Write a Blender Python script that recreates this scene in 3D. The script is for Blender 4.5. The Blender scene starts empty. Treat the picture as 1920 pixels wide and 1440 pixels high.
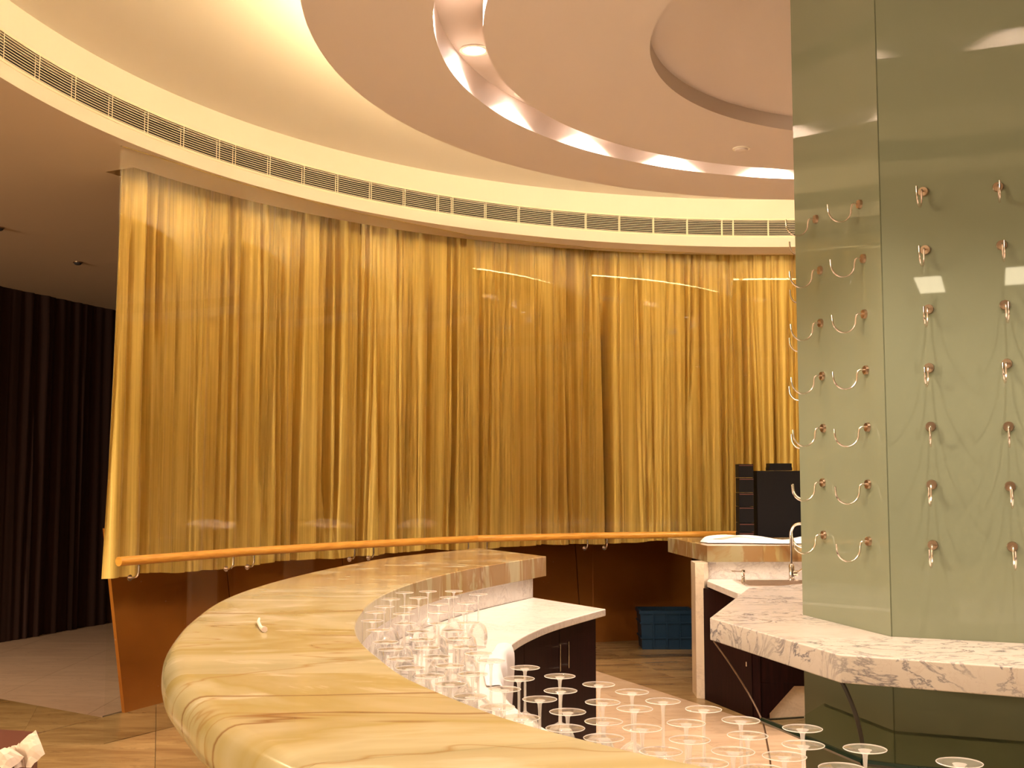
import bpy, bmesh, math, random
from mathutils import Vector, Matrix
R = random.Random(7)
PI = math.pi
sc = bpy.context.scene

# ---------------------------------------------------------------- camera, world, exposure
F, T, EYE = 2150.0, 0.0823, 1.6
cam = bpy.data.objects.new('camera', bpy.data.cameras.new('camera'))
sc.collection.objects.link(cam)
cam.location = (0, 0, EYE)
cam.rotation_euler = (PI/2 + T, 0, 0)
cam.data.sensor_width = 36
cam.data.lens = F*36/1920
cam.data.clip_start = 0.05
sc.camera = cam
w = bpy.data.worlds.new('world'); sc.world = w; w.use_nodes = True
w.node_tree.nodes['Background'].inputs[0].default_value = (0.9, 0.62, 0.42, 1)
w.node_tree.nodes['Background'].inputs[1].default_value = 0.01
sc.view_settings.view_transform = 'Standard'
sc.view_settings.look = 'None'
sc.view_settings.gamma = 1
sc.view_settings.use_curve_mapping = False
sc.view_settings.exposure = 1.25
WARM = (1.0, 0.74, 0.42)
COVE = (1.0, 0.76, 0.38)
PINK = (1.0, 0.79, 0.62)
COVE_E = 42.0
SPOT_W = 52.0
ROOM_W = 140.0
PANEL_E = 7.0

CX, CY = 2.313, 5.262          # centre of the round ceiling

def area(name, loc, target, size, power, col, size_y=None):
    l = bpy.data.lights.new(name, 'AREA'); l.energy = power; l.color = col
    l.shape = 'RECTANGLE' if size_y else 'DISK'; l.size = size
    if size_y: l.size_y = size_y
    o = bpy.data.objects.new(name, l); sc.collection.objects.link(o); o.location = loc
    d = Vector(target) - Vector(loc); o.rotation_euler = d.to_track_quat('-Z', 'Y').to_euler()
    return o

# added unseen fill light behind and left of the camera, brightens column and curtain
area('fill_light', (-8.5, -1.5, 2.3), (1.5, 6.5, 2.2), 3.6, 360.0, (1.0, 0.80, 0.52), 1.8)

# ---------------------------------------------------------------- geometry helpers
def at(px, py, h):
    "point of the place at height h seen at this spot of the photograph"
    x = (px-960)/F; u = -(py-720)/F; c, s = math.cos(T), math.sin(T)
    X, Y, Z = x, c-u*s, s+u*c
    k = (h-EYE)/Z
    return Vector((X*k, Y*k, h))
def atY(px, py, Yd):
    x = (px-960)/F; u = -(py-720)/F; c, s = math.cos(T), math.sin(T)
    X, Y, Z = x, c-u*s, s+u*c
    k = Yd/Y
    return Vector((X*k, Yd, EYE+Z*k))
def pol(r, deg, z=0):
    a = math.radians(deg); return Vector((CX+r*math.cos(a), CY+r*math.sin(a), z))

def link(o, parent=None):
    sc.collection.objects.link(o)
    if parent is not None:
        o.parent = parent
    return o
def obj(name, bm, mat, parent=None, smooth=False, recalc=True, angle=None):
    if recalc: bmesh.ops.recalc_face_normals(bm, faces=bm.faces)
    me = bpy.data.meshes.new(name); bm.to_mesh(me); bm.free()
    if smooth:
        for p in me.polygons: p.use_smooth = True
        if angle is not None:
            try: me.set_sharp_from_angle(angle=math.radians(angle))
            except Exception: pass
    if mat is not None: me.materials.append(mat)
    return link(bpy.data.objects.new(name, me), parent)
def tag(o, label=None, cat=None, group=None, kind=None):
    if label: o['label'] = label
    if cat: o['category'] = cat
    if group: o['group'] = group
    if kind: o['kind'] = kind
    return o
def empty(name, loc=(0, 0, 0), rz=0):
    o = bpy.data.objects.new(name, None); sc.collection.objects.link(o)
    o.location = loc; o.rotation_euler = (0, 0, rz); o.empty_display_size = 0.05
    return o
def struct(name, bm, mat, parent=None, **k):
    o = obj(name, bm, mat, parent, **k)
    if parent is None: o['kind'] = 'structure'
    return o
def copy_tree(o, parent=None):
    c = o.copy(); sc.collection.objects.link(c); c.parent = parent
    for ch in [x for x in KIDS.get(o.name, [])]: copy_tree(ch, c)
    return c
KIDS = {}
def remember(root):
    for o in sc.objects:
        if o.parent is not None: KIDS.setdefault(o.parent.name, []).append(o)

def box(bm, x0, x1, y0, y1, z0, z1, M=None):
    vs = [Vector((x, y, z)) for z in (z0, z1) for y in (y0, y1) for x in (x0, x1)]
    if M is not None: vs = [M @ v for v in vs]
    v = [bm.verts.new(p) for p in vs]
    for f in ((0,2,3,1),(4,5,7,6),(0,1,5,4),(2,6,7,3),(0,4,6,2),(1,3,7,5)):
        bm.faces.new([v[i] for i in f])
def prism(bm, pts, z0, z1, top=True, bottom=True):
    "vertical prism over a plan polygon"
    a = [bm.verts.new((p[0], p[1], z0)) for p in pts]
    b = [bm.verts.new((p[0], p[1], z1)) for p in pts]
    n = len(pts)
    for i in range(n): bm.faces.new((a[i], a[(i+1)%n], b[(i+1)%n], b[i]))
    fs = []
    if top: fs.append(bm.faces.new(b))
    if bottom: fs.append(bm.faces.new(a[::-1]))
    return fs
def bevel(bm, w, seg=2, ang=30):
    es = [e for e in bm.edges if len(e.link_faces) == 2 and e.calc_face_angle(0) > math.radians(ang)]
    bmesh.ops.bevel(bm, geom=es, offset=w, segments=seg, affect='EDGES', profile=0.5)
def lathe(bm, prof, n=32, cx=0, cy=0, a0=0, a1=360, M=None):
    full = abs(a1-a0) >= 359.9
    cols = n if full else n+1
    rings = []
    for i in range(cols):
        a = math.radians(a0+(a1-a0)*i/n); ring = []
        for r, z in prof:
            p = Vector((cx+r*math.cos(a), cy+r*math.sin(a), z))
            ring.append(bm.verts.new(M @ p if M is not None else p))
        rings.append(ring)
    for i in range(n):
        A, B = rings[i], rings[(i+1) % cols]
        for j in range(len(prof)-1):
            try: bm.faces.new((A[j], B[j], B[j+1], A[j+1]))
            except Exception: pass
    bmesh.ops.remove_doubles(bm, verts=bm.verts, dist=1e-6)
def tube(bm, pts, r, n=10, caps=True):
    pts = [Vector(p) for p in pts]; rings = []
    up = Vector((0, 0, 1)); prev = None
    for i, p in enumerate(pts):
        d = (pts[min(i+1, len(pts)-1)] - pts[max(i-1, 0)]).normalized()
        if prev is None:
            a = d.cross(up)
            if a.length < 1e-3: a = d.cross(Vector((1, 0, 0)))
            a.normalize()
        else:
            a = (prev - d*prev.dot(d)).normalized()
        prev = a; b = d.cross(a)
        rr = r[i] if isinstance(r, (list, tuple)) else r
        rings.append([bm.verts.new(p + a*math.cos(2*PI*k/n)*rr + b*math.sin(2*PI*k/n)*rr) for k in range(n)])
    for i in range(len(rings)-1):
        for k in range(n):
            bm.faces.new((rings[i][k], rings[i][(k+1)%n], rings[i+1][(k+1)%n], rings[i+1][k]))
    if caps:
        bm.faces.new(rings[0][::-1]); bm.faces.new(rings[-1])
def spline(pts, n=8, closed=False):
    "Catmull-Rom through plan or space points"
    P = [Vector(p) for p in pts]; out = []
    m = len(P)
    for i in range(m-1):
        p0, p1, p2, p3 = P[max(i-1, 0)], P[i], P[i+1], P[min(i+2, m-1)]
        for k in range(n):
            t = k/n
            out.append(0.5*((2*p1)+(p2-p0)*t+(2*p0-5*p1+4*p2-p3)*t*t+(3*p1-p0-3*p2+p3)*t**3))
    out.append(P[-1]); return out
def offset(line, d):
    "offset a plan polyline to its left by d"
    out = []
    for i, p in enumerate(line):
        a = line[max(i-1, 0)]; b = line[min(i+1, len(line)-1)]
        t = Vector((b[0]-a[0], b[1]-a[1])); t.normalize()
        out.append(Vector((p[0]-t.y*d, p[1]+t.x*d)))
    return out
def resample(line, n):
    L = [0]
    for i in range(1, len(line)): L.append(L[-1]+(Vector(line[i][:2])-Vector(line[i-1][:2])).length)
    out = []; j = 0
    for k in range(n+1):
        s = L[-1]*k/n
        while j < len(L)-2 and L[j+1] < s: j += 1
        t = (s-L[j])/max(L[j+1]-L[j], 1e-9)
        a, b = line[j], line[j+1]
        out.append(Vector((a[0]+(b[0]-a[0])*t, a[1]+(b[1]-a[1])*t)))
    return out
def strip(bm, A, B, z0, z1):
    "solid band between two plan polylines of equal length"
    rows = [[bm.verts.new((a[0], a[1], z1)), bm.verts.new((b[0], b[1], z1)), bm.verts.new((b[0], b[1], z0)), bm.verts.new((a[0], a[1], z0))] for a, b in zip(A, B)]
    for i in range(len(rows)-1):
        for k in range(4): bm.faces.new((rows[i][k], rows[i][(k+1) % 4], rows[i+1][(k+1) % 4], rows[i+1][k]))
    bm.faces.new(rows[0]); bm.faces.new(rows[-1][::-1])
def cylpt(px, R_, z):
    "point at height z of the ceiling-centred cylinder R_ seen in this image column"
    x = (px-960)/F
    hi = CY+R_+1
    xa = lambda y: x*(y*math.cos(T)+(z-EYE)*math.sin(T))
    lo = CY-1.0
    # far root by bisection: f<0 inside, >0 outside
    for _ in range(60):
        m_ = (lo+hi)/2
        if (xa(m_)-CX)**2+(m_-CY)**2 > R_**2: hi = m_
        else: lo = m_
    return Vector((xa(lo), lo, z))
def bm_(): return bmesh.new()

# ---------------------------------------------------------------- material helpers
def mat(name, col=(0.8, 0.8, 0.8), rough=0.5, metal=0.0, spec=0.5, coat=0.0, sheen=0.0):
    m = bpy.data.materials.new(name); m.use_nodes = True
    b = m.node_tree.nodes['Principled BSDF']
    b.inputs['Base Color'].default_value = (*col, 1); b.inputs['Roughness'].default_value = rough
    b.inputs['Metallic'].default_value = metal; b.inputs['Specular IOR Level'].default_value = spec
    b.inputs['Coat Weight'].default_value = coat; b.inputs['Coat Roughness'].default_value = 0.05
    b.inputs['Sheen Weight'].default_value = sheen
    return m
class N:
    def __init__(s, m): s.t = m.node_tree; s.b = s.t.nodes['Principled BSDF']
    def n(s, ty, **k):
        nd = s.t.nodes.new(ty)
        for a, v in k.items():
            if hasattr(nd, a): setattr(nd, a, v)
            else: nd.inputs[a.replace('_', ' ')].default_value = v
        return nd
    def l(s, a, b): s.t.links.new(a, b)
    def coord(s, scale=(1, 1, 1), rot=(0, 0, 0), loc=(0, 0, 0), world=True):
        tc = s.n('ShaderNodeNewGeometry' if world else 'ShaderNodeTexCoord')
        mp = s.n('ShaderNodeMapping'); mp.inputs['Scale'].default_value = scale
        mp.inputs['Rotation'].default_value = rot; mp.inputs['Location'].default_value = loc
        s.l(tc.outputs['Position' if world else 'Object'], mp.inputs['Vector']); return mp.outputs[0]
    def noise(s, vec, scale, detail=4, rough=0.5, dist=0.0):
        nd = s.n('ShaderNodeTexNoise'); nd.inputs['Scale'].default_value = scale
        nd.inputs['Detail'].default_value = detail; nd.inputs['Roughness'].default_value = rough
        nd.inputs['Distortion'].default_value = dist
        s.l(vec, nd.inputs['Vector']); return nd.outputs['Fac']
    def ramp(s, fac, stops, interp='LINEAR'):
        r = s.n('ShaderNodeValToRGB'); r.color_ramp.interpolation = interp
        e = r.color_ramp.elements
        while len(e) < len(stops): e.new(0.5)
        for i, (p, c) in enumerate(stops):
            e[i].position = p; e[i].color = (*c, 1) if len(c) == 3 else c
        s.l(fac, r.inputs[0]); return r.outputs[0]
    def mix(s, fac, a, b, mode='MIX'):
        m = s.n('ShaderNodeMix'); m.data_type = 'RGBA'; m.blend_type = mode
        for v, i in ((fac, 0), (a, 6), (b, 7)):
            if isinstance(v, (int, float)): m.inputs[i].default_value = v
            elif isinstance(v, tuple): m.inputs[i].default_value = (*v, 1)
            else: s.l(v, m.inputs[i])
        return m.outputs[2]
    def math(s, op, a, b=0.0):
        m = s.n('ShaderNodeMath'); m.operation = op
        for v, i in ((a, 0), (b, 1)):
            if isinstance(v, (int, float)): m.inputs[i].default_value = v
            else: s.l(v, m.inputs[i])
        return m.outputs[0]
    def vein(s, vec, scale, width, detail=5, dist=1.2, rough=0.6):
        "thin ridge lines where a noise field crosses its middle"
        f = s.noise(vec, scale, detail, rough, dist)
        d = s.math('ABSOLUTE', s.math('SUBTRACT', f, 0.5))
        return s.ramp(d, [(0.0, (1, 1, 1)), (width, (0, 0, 0))])
    def bump(s, h, strength=0.2, dist=0.01):
        b = s.n('ShaderNodeBump'); b.inputs['Strength'].default_value = strength
        b.inputs['Distance'].default_value = dist
        s.l(h, b.inputs['Height']); s.l(b.outputs[0], s.b.inputs['Normal'])

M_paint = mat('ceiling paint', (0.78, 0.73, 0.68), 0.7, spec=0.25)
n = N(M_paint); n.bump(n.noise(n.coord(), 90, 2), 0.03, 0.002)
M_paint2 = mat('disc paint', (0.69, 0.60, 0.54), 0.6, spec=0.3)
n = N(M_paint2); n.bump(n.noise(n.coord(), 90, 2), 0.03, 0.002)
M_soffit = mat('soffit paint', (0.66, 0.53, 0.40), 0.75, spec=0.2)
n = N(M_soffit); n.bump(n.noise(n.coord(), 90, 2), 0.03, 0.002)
M_vent = mat('grille enamel', (0.85, 0.78, 0.66), 0.45)
M_dark = mat('duct black', (0.035, 0.030, 0.035), 0.9)
M_wood = mat('rail wood', (0.60, 0.24, 0.035), 0.38, coat=0.3)
n = N(M_wood); c = n.coord((3, 3, 30)); f = n.noise(c, 3, 5)
n.l(n.ramp(f, [(0.3, (0.62, 0.27, 0.03)), (0.7, (0.80, 0.40, 0.07))]), n.b.inputs['Base Color'])
M_steel = mat('brushed steel', (0.86, 0.76, 0.68), 0.22, metal=1.0)
M_chrome = mat('chrome', (0.85, 0.82, 0.80), 0.08, metal=1.0)
M_plate = mat('hook plate steel', (0.50, 0.36, 0.25), 0.3, metal=1.0)
M_cab = mat('dark veneer', (0.030, 0.008, 0.010), 0.5, spec=0.12)
n = N(M_cab); f = n.noise(n.coord((12, 12, 1.2)), 4, 4)
n.l(n.ramp(f, [(0.3, (0.009, 0.0025, 0.003)), (0.75, (0.022, 0.005, 0.005))]), n.b.inputs['Base Color'])
M_black = mat('black plastic', (0.005, 0.004, 0.005), 0.6, spec=0.2)
M_blackred = mat('reddish trim', (0.10, 0.03, 0.02), 0.5)
M_blue = mat('blue crate plastic', (0.002, 0.026, 0.065), 0.5)
M_cloth = mat('white cloth', (0.86, 0.80, 0.76), 0.85, sheen=0.3)
n = N(M_cloth); n.bump(n.noise(n.coord(), 60, 3), 0.25, 0.004)
M_towel = mat('grey white towel', (0.55, 0.50, 0.52), 0.9, sheen=0.3)
M_paper = mat('torn white paper', (0.62, 0.50, 0.42), 0.7)
M_carton = mat('red brown board', (0.085, 0.018, 0.006), 0.6)
M_rubber = mat('dark cable rubber', (0.035, 0.030, 0.022), 0.5)
M_cable = mat('brown cable', (0.20, 0.12, 0.07), 0.5)

# pale marble with grey veins
def marble(name, base=(0.80, 0.74, 0.68), vcol=(0.30, 0.27, 0.27), rot=0.6, rough=0.16, sc_=1.0, amt=0.75):
    m = mat(name, base, rough); n = N(m)
    v = n.coord((1.1*sc_, 1.8*sc_, 1.6*sc_), (0.35, 0.5, rot))
    cl = n.noise(v, 1.6, 6, 0.6, 1.0)
    cloud = n.ramp(cl, [(0.35, (0, 0, 0)), (0.7, (0.5, 0.5, 0.5))])
    v1 = n.vein(v, 2.4, 0.035, 7, 1.6, 0.62)
    v2 = n.vein(n.coord((2.2*sc_, 1.2*sc_, 2.0*sc_), (0.9, 0.2, rot+0.7)), 4.5, 0.03, 6, 1.2)
    mask = n.ramp(n.noise(v, 1.1, 3), [(0.36, (0.1, 0.1, 0.1)), (0.56, (1, 1, 1))])
    c = n.mix(cloud, base, tuple(0.80*b for b in base))
    c = n.mix(n.math('MULTIPLY', n.math('MULTIPLY', v1, mask), amt), c, vcol)
    c = n.mix(n.math('MULTIPLY', n.math('MULTIPLY', v2, mask), amt*0.55), c, (0.45, 0.36, 0.30))
    n.l(c, n.b.inputs['Base Color']); return m
M_shelf = marble('shelf marble', (0.56, 0.49, 0.43), (0.13, 0.12, 0.14), 0.5, 0.2, 1.35, 1.0)
M_counter = marble('counter marble', (0.80, 0.74, 0.69), (0.52, 0.45, 0.42), 0.2, 0.16, 1.0, 0.5)
M_upstand = marble('upstand marble', (0.70, 0.66, 0.62), (0.40, 0.36, 0.36), 0.2, 0.2, 1.2, 0.6)
M_endpanel = marble('end panel marble', (0.82, 0.70, 0.54), (0.5, 0.4, 0.3), 0.2, 0.25, 1.2, 0.3)

# honey onyx with long drifting bands
M_onyx = mat('honey onyx', (0.75, 0.55, 0.24), 0.16, spec=0.14)
n = N(M_onyx)
oi = n.n('ShaderNodeObjectInfo')
geo = n.n('ShaderNodeNewGeometry')
addv = n.n('ShaderNodeVectorMath'); addv.operation = 'ADD'
comb = n.n('ShaderNodeCombineXYZ')
n.l(n.math('MULTIPLY', oi.outputs['Random'], 3.0), comb.inputs[1])
n.l(geo.outputs['Position'], addv.inputs[0]); n.l(comb.outputs[0], addv.inputs[1])
mp = n.n('ShaderNodeMapping'); mp.inputs['Scale'].default_value = (0.75, 1.35, 0.4); mp.inputs['Rotation'].default_value = (0, 0, 0.16)
n.l(addv.outputs[0], mp.inputs['Vector']); V = mp.outputs[0]
band = n.noise(V, 0.95, 5, 0.5, 0.9)
c = n.ramp(band, [(0.25, (0.20, 0.15, 0.07)), (0.40, (0.30, 0.245, 0.13)), (0.50, (0.40, 0.34, 0.21)), (0.60, (0.31, 0.235, 0.095)), (0.75, (0.38, 0.31, 0.19))])
fine = n.noise(n.coord((0.9, 2.3, 0.6), (0, 0, 0.08)), 1.5, 5, 0.6, 1.6)
c = n.mix(n.ramp(fine, [(0.56, (0, 0, 0)), (0.66, (0.55, 0.55, 0.55))]), c, (0.55, 0.49, 0.38))
mask = n.ramp(n.noise(V, 0.9, 3), [(0.36, (0, 0, 0)), (0.52, (1, 1, 1))])
v1 = n.vein(n.coord((0.42, 1.5, 0.4), (0, 0, 0.22), (0.3, 0.7, 0)), 0.8, 0.012, 4, 0.5, 0.5)
c = n.mix(n.math('MULTIPLY', n.math('MULTIPLY', v1, mask), 0.85), c, (0.17, 0.07, 0.02))
v2 = n.vein(n.coord((0.5, 1.6, 0.4), (0, 0, -0.25), (3, 1, 0)), 0.9, 0.006, 4, 0.6, 0.5)
c = n.mix(n.math('MULTIPLY', v2, 0.6), c, (0.25, 0.13, 0.04))
# patches of red-brown crust, more of them towards the far end of the bar
sep = n.n('ShaderNodeSeparateXYZ'); n.l(geo.outputs['Position'], sep.inputs[0])
far = n.ramp(n.math('MULTIPLY', sep.outputs[1], 0.1), [(0.50, (0, 0, 0)), (0.62, (1, 1, 1))])
patch = n.ramp(n.noise(V, 2.0, 6, 0.62, 1.5), [(0.43, (0, 0, 0)), (0.47, (1, 1, 1)), (0.60, (1, 1, 1)), (0.63, (0, 0, 0))])
c = n.mix(n.math('MULTIPLY', n.math('MULTIPLY', far, patch), 0.7), c, (0.24, 0.115, 0.038))
n.l(c, n.b.inputs['Base Color'])
n.b.inputs['Subsurface Weight'].default_value = 0.0

# floor marbles
def floor_mat(name, a, b, rough=0.22):
    m = mat(name, a, rough); n = N(m)
    oi = n.n('ShaderNodeObjectInfo'); geo = n.n('ShaderNodeNewGeometry')
    comb = n.n('ShaderNodeCombineXYZ'); n.l(n.math('MULTIPLY', oi.outputs['Random'], 9.0), comb.inputs[0])
    ad = n.n('ShaderNodeVectorMath'); ad.operation = 'ADD'; n.l(geo.outputs['Position'], ad.inputs[0]); n.l(comb.outputs[0], ad.inputs[1])
    mp = n.n('ShaderNodeMapping'); mp.inputs['Scale'].default_value = (0.7, 3.0, 1); mp.inputs['Rotation'].default_value = (0, 0, 0.3)
    n.l(ad.outputs[0], mp.inputs['Vector'])
    f = n.noise(mp.outputs[0], 1.6, 7, 0.6, 1.2)
    c = n.ramp(f, [(0.3, a), (0.7, b)])
    v = n.vein(mp.outputs[0], 2.0, 0.02, 6, 1.2)
    c = n.mix(n.math('MULTIPLY', v, 0.35), c, tuple(0.55*x for x in a))
    n.l(c, n.b.inputs['Base Color']); return m
M_floor = floor_mat('brown marble floor', (0.23, 0.13, 0.048), (0.39, 0.26, 0.118), 0.25)
M_floor2 = floor_mat('pale marble floor', (0.52, 0.36, 0.23), (0.64, 0.47, 0.32), 0.25)
M_floor3 = floor_mat('cool beige floor', (0.56, 0.39, 0.30), (0.66, 0.48, 0.38), 0.5)
M_grout = mat('floor joint', (0.10, 0.06, 0.03), 0.8)

# gold curtain cloth
M_gold = mat('gold curtain cloth', (0.6, 0.38, 0.08), 0.48, metal=0.25, sheen=0.2)
n = N(M_gold)
f = n.noise(n.coord((30, 30, 0.35)), 2.2, 5, 0.6)
g = n.noise(n.coord((1, 1, 1)), 1.3, 3)
c = n.ramp(f, [(0.30, (0.54, 0.355, 0.07)), (0.52, (0.69, 0.48, 0.115)), (0.74, (0.82, 0.60, 0.17))])
c = n.mix(n.ramp(g, [(0.4, (0, 0, 0)), (0.7, (0.3, 0.3, 0.3))]), c, (0.80, 0.58, 0.20))
n.l(c, n.b.inputs['Base Color']); n.bump(n.noise(n.coord((80, 80, 6)), 3, 3), 0.15, 0.004)
M_darkcurt = mat('dark brown curtain cloth', (0.042, 0.016, 0.013), 0.9)
# polished brown panel below the curtain
M_low = mat('polished copper brown panel', (0.3, 0.09, 0.02), 0.22, metal=0.2, coat=0.35)
n = N(M_low); f = n.noise(n.coord(), 1.2, 4)
c = n.ramp(f, [(0.3, (0.30, 0.095, 0.014)), (0.7, (0.42, 0.155, 0.024))])
sp = n.ramp(n.noise(n.coord(), 38, 2), [(0.74, (0, 0, 0)), (0.80, (1, 1, 1))])
c = n.mix(n.math('MULTIPLY', sp, 0.35), c, (0.6, 0.45, 0.3))
n.l(c, n.b.inputs['Base Color'])

# green back-painted glass
M_green = mat('green backed glass', (0.185, 0.200, 0.132), 0.02, spec=0.45)
M_greendk = mat('green glass edge', (0.03, 0.09, 0.05), 0.2)

def clear_glass(name, tint, ior=1.5, gloss=(1, 1, 1), rough=0.0, cap=1.0):
    m = bpy.data.materials.new(name); m.use_nodes = True; t = m.node_tree
    for nd in list(t.nodes): t.nodes.remove(nd)
    out = t.nodes.new('ShaderNodeOutputMaterial'); mx = t.nodes.new('ShaderNodeMixShader')
    tr = t.nodes.new('ShaderNodeBsdfTransparent'); tr.inputs[0].default_value = (*tint, 1)
    gl = t.nodes.new('ShaderNodeBsdfGlossy'); gl.inputs[0].default_value = (*gloss, 1); gl.inputs['Roughness'].default_value = rough
    fr = t.nodes.new('ShaderNodeFresnel'); fr.inputs[0].default_value = ior
    cl = t.nodes.new('ShaderNodeMath'); cl.operation = 'MINIMUM'; cl.inputs[1].default_value = cap
    t.links.new(fr.outputs[0], cl.inputs[0]); t.links.new(cl.outputs[0], mx.inputs[0]); t.links.new(tr.outputs[0], mx.inputs[1]); t.links.new(gl.outputs[0], mx.inputs[2])
    t.links.new(mx.outputs[0], out.inputs[0]); return m
M_pane = clear_glass('clear pane', (0.985, 0.99, 0.98), 1.22)
def stem_glass(name, dif, ior, rough=0.03, cap=0.26):
    m = clear_glass(name, (0.985, 0.98, 0.975), ior, rough=rough, cap=cap); t = m.node_tree
    out = [x for x in t.nodes if x.type == 'OUTPUT_MATERIAL'][0]; mx = [x for x in t.nodes if x.type == 'MIX_SHADER'][0]
    d = t.nodes.new('ShaderNodeBsdfDiffuse'); d.inputs[0].default_value = (0.92, 0.88, 0.85, 1)
    tl = t.nodes.new('ShaderNodeBsdfTranslucent'); tl.inputs[0].default_value = (0.92, 0.88, 0.85, 1)
    ad = t.nodes.new('ShaderNodeMixShader'); ad.inputs[0].default_value = 0.5
    t.links.new(d.outputs[0], ad.inputs[1]); t.links.new(tl.outputs[0], ad.inputs[2])
    m2 = t.nodes.new('ShaderNodeMixShader'); m2.inputs[0].default_value = dif  # white diffuse share stands in for light caught by clear glass
    t.links.new(mx.outputs[0], m2.inputs[1]); t.links.new(ad.outputs[0], m2.inputs[2]); t.links.new(m2.outputs[0], out.inputs[0])
    return m
M_glass = stem_glass('wine glass bowl', 0.045, 1.45, cap=0.42)
M_glassfoot = stem_glass('wine glass foot', 0.035, 1.45)
M_glassstem = stem_glass('wine glass stem', 0.28, 1.5)
M_glassrim = stem_glass('wine glass rim', 0.50, 1.5)
M_tealglass = clear_glass('teal shelf glass', (0.90, 0.95, 0.91), 1.45, cap=0.10)
M_tealedge = mat('teal shelf edge', (0.005, 0.020, 0.014), 0.15)

def emit(name, col, s):
    m = bpy.data.materials.new(name); m.use_nodes = True; t = m.node_tree
    for nd in list(t.nodes): t.nodes.remove(nd)
    out = t.nodes.new('ShaderNodeOutputMaterial'); e = t.nodes.new('ShaderNodeEmission')
    e.inputs[0].default_value = (*col, 1); e.inputs[1].default_value = s
    t.links.new(e.outputs[0], out.inputs[0]); return m
M_cove = emit('cove strip', COVE, COVE_E)
M_lamp = emit('lamp face', (1.0, 0.86, 0.80), 9.0)
M_panel = emit('ceiling light panel', (1.0, 0.84, 0.55), PANEL_E)

# ================================================================ THE SETTING
ZS = 3.70
X0, X1, Y0, Y1 = -12.0, 13.0, -9.0, 21.0
def edge_r(deg):
    a = math.radians(deg); c, s = math.cos(a), math.sin(a); r = 1e9
    if c > 1e-9: r = min(r, (X1-CX)/c)
    if c < -1e-9: r = min(r, (X0-CX)/c)
    if s > 1e-9: r = min(r, (Y1-CY)/s)
    if s < -1e-9: r = min(r, (Y0-CY)/s)
    return r
RF, RC = 5.035, 5.54                     # fascia and curtain radii
CA0, CA1 = 25.0, 154.2                   # curtain from right to left end
# outer ceiling with a slot that receives the curtain
bm = bm_(); st = 1.8
k = 0
na = 200
angs = [i*360/na for i in range(na)] + [CA0, CA1]
angs = sorted(set(angs)); angs.append(angs[0]+360)
for i in range(len(angs)-1):
    a, b = angs[i], angs[i+1]
    inslot = a >= CA0-1e-6 and b <= CA1+1e-6
    def q(r0a, r1a, r0b, r1b, z=ZS):
        bm.faces.new([bm.verts.new(pol(r0a, a, z)), bm.verts.new(pol(r1a, a, z)), bm.verts.new(pol(r1b, b, z)), bm.verts.new(pol(r0b, b, z))])
    q(RF, RC-0.13, RF, RC-0.13)
    if inslot:
        q(RC-0.13, RC+0.13, RC-0.13, RC+0.13, ZS+0.16)
        for r in (RC-0.13, RC+0.13):
            bm.faces.new([bm.verts.new(pol(r, a, ZS)), bm.verts.new(pol(r, b, ZS)), bm.verts.new(pol(r, b, ZS+0.16)), bm.verts.new(pol(r, a, ZS+0.16))])
    else:
        q(RC-0.13, RC+0.13, RC-0.13, RC+0.13)
    q(RC+0.13, edge_r(a), RC+0.13, edge_r(b))
for a in (CA0, CA1):
    bm.faces.new([bm.verts.new(pol(RC-0.13, a, ZS)), bm.verts.new(pol(RC+0.13, a, ZS)), bm.verts.new(pol(RC+0.13, a, ZS+0.16)), bm.verts.new(pol(RC-0.13, a, ZS+0.16))])
bmesh.ops.remove_doubles(bm, verts=bm.verts, dist=1e-4)
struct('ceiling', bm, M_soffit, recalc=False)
# upper ceiling above the cove
bm = bm_(); lathe(bm, [(2.70, 4.14), (RF+0.3, 4.14)], 160, CX, CY)
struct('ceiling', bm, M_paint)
# fascia: lower band, vent recess, upper band
VZ0, VZ1 = 3.800, 3.950
bm = bm_()
lathe(bm, [(RF, ZS), (RF, VZ0), (RF+0.12, VZ0)], 240, CX, CY)
lathe(bm, [(RF+0.12, VZ1), (RF, VZ1), (RF, 4.14)], 240, CX, CY)
struct('trim_1', bm, M_paint)
bm = bm_(); lathe(bm, [(RF+0.10, VZ0-0.02), (RF+0.10, VZ1+0.02)], 240, CX, CY)
struct('trim_2', bm, M_dark)
# dropped disc with a light groove and a shallow central recess
bm = bm_()
lathe(bm, [(2.72, 4.14), (2.72, 3.815), (3.262, 3.815), (3.266, 3.811), (3.266, ZS), (2.679, ZS), (2.679, 3.85),
           (2.449, 3.85), (2.449, ZS), (1.65, ZS), (1.65, 3.787), (0.0, 3.787)], 200, CX, CY)
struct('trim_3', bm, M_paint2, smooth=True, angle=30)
# cove light strips lying on the disc, in 24 lengths
for i in range(24):
    bm = bm_()
    a0, a1 = i*15+0.4, i*15+14.6
    lathe(bm, [(3.16, 3.812), (3.16, 3.84), (3.20, 3.84), (3.20, 3.812)], 6, CX, CY, a0, a1)
    o = obj('cove_light', bm, M_cove)
    tag(o, 'warm strip light lying hidden on top of the dropped ceiling disc', 'light', 'cove lights above the ceiling disc')

# walls
bm = bm_()
for a, b, nm in (((X0, Y0), (X1, Y0), 'wall_front'), ((X1, Y0), (X1, Y1), 'wall_right'), ((X1, Y1), (X0, Y1), 'wall_back'), ((X0, Y1), (X0, Y0), 'wall_left')):
    b2 = bm_()
    v = [b2.verts.new((*a, -0.2)), b2.verts.new((*b, -0.2)), b2.verts.new((*b, ZS)), b2.verts.new((*a, ZS))]
    b2.faces.new(v)
    struct(nm, b2, mat(nm+' paint', (0.30, 0.20, 0.13), 0.8))
bm.free()
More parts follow.
